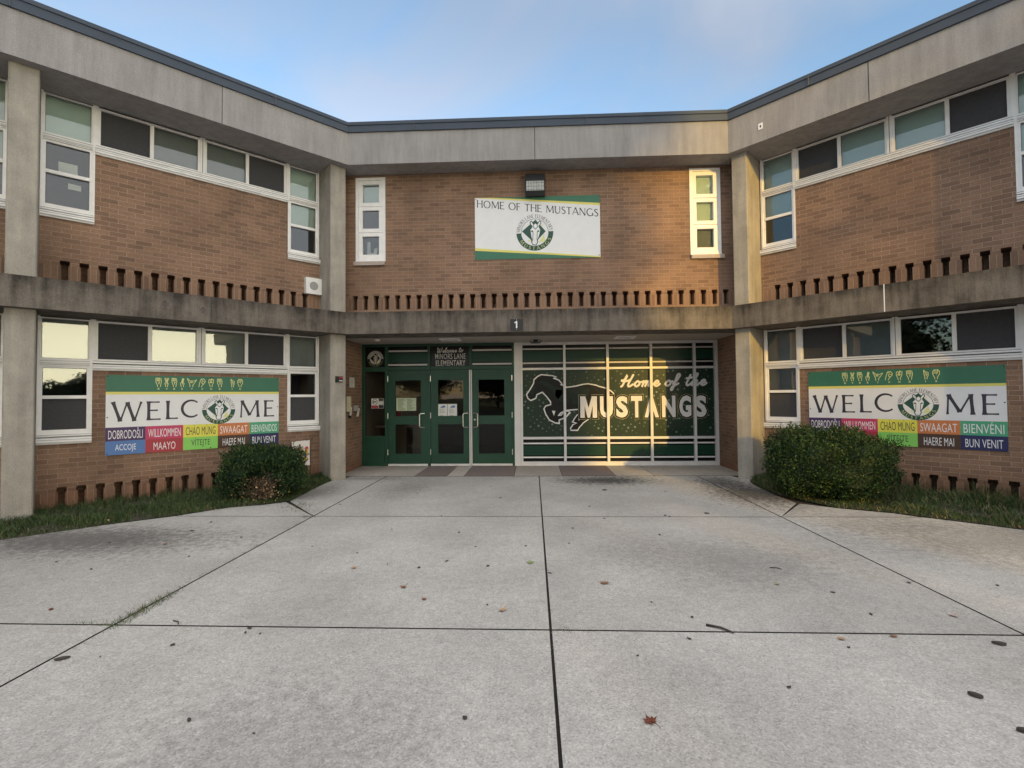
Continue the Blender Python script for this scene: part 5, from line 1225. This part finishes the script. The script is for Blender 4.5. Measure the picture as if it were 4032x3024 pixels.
litter('fallen_leaf', -4.3, -2.75, .04, 'oval', 'paleleaf', 1.3, .3, 'pale dry leaf on the concrete edge left of the smaller bush', 'leaf', LV)
litter('fallen_leaf', 3.35, -2.2, .045, 'maple', 'brownleaf', 1.3, .3, 'reddish leaf against the short slanted joint by the big bush', 'leaf', LV)
litter('seed_pod', 2.59, -6.08, .04, 'oval', 'darkbit', 1.2, 0, 'large dark oval pod in front of the right joint crossing', 'seed pod', None, .012)
litter('seed_pod', 2.01, -6.59, .035, 'oval', 'darkbit', .9, 0, 'dark brown pod on the nearest right slab', 'seed pod', None, .014)
litter('seed_pod', 2.0, -6.84, .04, 'oval', 'darkbit', 1.3, 0, 'brown pod at the right edge of the picture, nearest the viewer', 'seed pod', None, .012)
litter('seed_pod', -2.79, -6.38, .044, 'oval', 'darkbit', -1.1, 0, 'flattened dark pod lying on the left side joint', 'seed pod', None, .008)
DB = 'dark specks of litter on the paving'
bits = [(-2.27, -6.21, .025), (-1.69, -6.87, .022), (-.43, -6.82, .022), (-3.92, -3.75, .045), (-3.21, -3.99, .02), (-1.1, -4.87, .028), (-.89, -4.7, .024), (-.51, -4.82, .026), (-1.4, -4.79, .013), (-.68, -4.28, .018), (-.92, -3.78, .028), (-.59, -1.98, .03),
        (-2.78, -2.41, .03), (-1.92, -6.05, .017), (-1.82, -6.06, .012), (-2.59, -6.35, .01), (-1.69, -3.67, .015), (-3.33, -4.61, .02), (-3.96, -3.37, .03), (-4.45, -4.78, .02), (-4.47, -4.2, .02), (-.44, -5.61, .014), (-1.78, -4.49, .015), (-1.34, -6.95, .008),
        (1.16, -6.54, .02), (.82, -6.06, .02), (.93, -5.77, .018), (2.09, -5.34, .022), (2.12, -5.7, .022), (1.7, -6.14, .017), (1.21, -3.85, .03), (2.03, -2.9, .06), (1.49, -3.01, .035), (1.53, -3.06, .025), (.99, -1.39, .07), (.32, -3.6, .022), (.24, -4.16, .016),
        (.02, -4.98, .022), (.73, -3.16, .03), (-.19, -4.25, .022), (3.4, -5.18, .02), (.72, -5.54, .012), (.47, -6.26, .013), (2.78, -5.14, .025), (.63, -2.52, .03), (-1.25, -3.05, .02), (-2.3, -4.3, .013), (-1.9, -1.4, .025), (-.8, -1.1, .02), (1.9, -1.5, .03), (-3.95, -4.96, .022), (-1.93, -5.99, .025)]
rnd = random.Random(8)
for x, y, s_ in bits:
    litter('litter_speck', x, y, s_, rnd.choice(('round', 'oval')), 'darkbit', rnd.uniform(0, 6), .1, 'dark speck of leaf litter on the pale paving', 'litter', DB, .003)
for (x0, y0, x1, y1, r_, lab) in ((.98, -5.885, 1.11, -5.985, .008, 'thick dark twig lying across the cross joint'), (1.88, -4.82, 1.96, -4.86, .004, 'short bent twig on the right slab'), (-2.5, -5.9, -2.43, -5.95, .004, 'short twig beside the left joint crossing')):
    mb = MB(); mx = Vector(((x0+x1)/2+.01, (y0+y1)/2+.008, r_+.003)); mb.tube([(x0, y0, r_), mx, (x1, y1, r_)], [r_, r_*.9, r_*.7], 'darkbit', 6)
    tag(mb.build('twig', None, True), lab, 'twig', 'twigs on the paving')
# leaves caught at the foot of the beds
mb = MB(); rnd = random.Random(21)
for fr, E, a0, a1, n in ((WR, EDGE_R, 1.3, 3.6, 90), (WL, EDGE_L, 1.2, 4.6, 60)):
    for _ in range(n):
        s_ = rnd.uniform(a0, a1); d_ = lim(E, s_)-abs(rnd.gauss(0, .06)); p = fr.p(s_, d_, .015+rnd.random()*.02); L = rnd.uniform(.015, .04)
        t = Vector((rnd.gauss(0, 1), rnd.gauss(0, 1), rnd.gauss(0, .3))).normalized(); w_ = t.cross(Vector((0, 0, 1))).normalized()
        mb.face([p, p+t*L*.5+w_*L*.35, p+t*L, p+t*L*.5-w_*L*.35], rnd.choice(('brownleaf', 'tanleaf', 'dead')))
tag(mb.build('leaf_litter'), 'dry brown leaves gathered along the grass edges', 'leaves', kind='stuff')

# ------------------------------------------------------------------ trees across the lot (shade the court, stand in the reflections)
def tree(x, y, h, cr, n, sd, label, base=.22):
    rnd = random.Random(sd); root = empty('tree', (x, y, -.05), label, 'tree', 'trees across the parking lot')
    mb = MB(); mb.tube([(x, y, -.1), (x+.1, y, h*.3), (x-.1, y+.1, h*.6), (x, y, h*.92)], [h*.026, h*.02, h*.012, h*.003], 'bark', 8)
    for k in range(9):
        an = rnd.uniform(0, 6.28); z0 = h*rnd.uniform(.25, .7); L = cr*rnd.uniform(.5, .9)
        mb.tube([(x, y, z0), (x+math.cos(an)*L*.5, y+math.sin(an)*L*.5, z0+L*.4), (x+math.cos(an)*L, y+math.sin(an)*L, z0+L*.65)], [h*.01, h*.006, h*.002], 'bark', 5)
    mb.build('trunk', root)
    mb = MB()
    for _ in range(n):
        th = rnd.uniform(0, 6.28); v = rnd.uniform(-1, 1); d = Vector((math.sqrt(1-v*v)*math.cos(th), math.sqrt(1-v*v)*math.sin(th), v))
        k = (1+.3*noise.noise(d*2+Vector((sd, 0, 0)))+.2*noise.noise(d*5+Vector((0, sd, 0))))*rnd.uniform(.25, 1)**.4
        p = Vector((x+d.x*cr*k, y+d.y*cr*k, h*(base+1)/2+d.z*h*(1-base)/2*k)); L = rnd.uniform(.3, .7)*max(.6, cr/5)*(1 if n > 2700 else .75)
        t = Vector((rnd.gauss(0, 1), rnd.gauss(0, 1), rnd.gauss(0, 1))).normalized(); w_ = t.orthogonal().normalized()
        mb.face([p, p+t*L*.5+w_*L*.4, p+t*L, p+t*L*.5-w_*L*.4], 'tree_a' if rnd.random() < .7 else 'tree_b')
    if n > 2300: # the dense middle of the crown
        for i in range(14):
            for j in range(8):
                q4 = []
                for a_, b_ in ((0, 0), (1, 0), (1, 1), (0, 1)):
                    th, ph = 2*math.pi*((i+a_)%14)/14, -1.5+3.0*(j+b_)/8
                    d = Vector((math.cos(th)*math.cos(ph), math.sin(th)*math.cos(ph), math.sin(ph))); k = .66*(1+.3*noise.noise(d*2+Vector((sd, 0, 0)))+.3*noise.noise(d*4+Vector((0, sd, 0))))
                    q4.append(Vector((x+d.x*cr*k, y+d.y*cr*k, h*(base+1)/2+d.z*h*(1-base)/2*k)))
                mb.face(q4, 'tree_a')
    mb.build('crown', root)
# row that keeps the low sun off all but the right-hand end of the court
for (w_, dist, h, cr, n, sd, lab) in ((-9.4, 43, 23, 4.0, 9000, 31, 'tall dense tree standing across the lot, furthest from the entrance axis'), (-5.6, 46, 24, 4.0, 9000, 33, 'tall dense tree in the middle of the row across the lot'), (-1.7, 44, 24, 3.7, 10000, 32, 'tall dense tree ending the row across the lot'),
        (5.9, 50, 19, 2.6, 1700, 36, 'thin leafed unseen tree, added apart from the tall row to filter the sun')):  # thin tree is added out of view to weaken sun on the right wing
    dx, dy = math.sin(PHI), -math.cos(PHI); px, py = math.cos(PHI), math.sin(PHI)
    tree(w_*px+dist*dx, w_*py+dist*dy, h, cr, n, sd, lab)
for (x, y, h, cr, sd, lab) in ((36, -46, 3.5, 3.0, 41, 'low round tree at the far side of the lot'), (41, -47.5, 4.6, 2.2, 42, 'pointed tree at the far side of the lot'), (31, -51, 3.6, 4, 43, 'wide low tree at the far side of the lot'), (46, -46, 3.7, 3, 44, 'spreading tree near the lot corner'),
                               (-26, -50, 10, 5, 45, 'leafy tree far behind the viewer, left side'), (-36, -44, 11, 5.5, 46, 'broad tree far behind the viewer, left corner'), (-15, -55, 9, 5, 47, 'round tree behind the viewer, left of the middle'),
                               (-46, -38, 12, 6, 48, 'largest tree at the left corner of the lot'), (-5, -57, 8, 5, 49, 'round tree straight behind the viewer'), (5, -58, 7.5, 5, 50, 'low wide tree behind the viewer, right of the middle'), (-55, -28, 11, 6, 51, 'tree beyond the left end of the lot')):
    tree(x, y, h, cr, 2600, sd, lab, .06)
for (w_, h, cr, sd, lab) in ((4.5, 8.3, 1.9, 38, 'low dense tree at the edge of the lot'),):
    tree(w_*math.cos(PHI)+42*math.sin(PHI), w_*math.sin(PHI)-42*math.cos(PHI), h, cr, 3500, sd, lab, .05)
tree(1.0*math.cos(PHI)+60*math.sin(PHI), 1.0*math.sin(PHI)-60*math.cos(PHI), 25, 1.8, 2200, 37, 'slim unseen tree, its high thin crown added to dim sun on the upper wall', .63)  # added out of view so its crown dims the sun high on the front
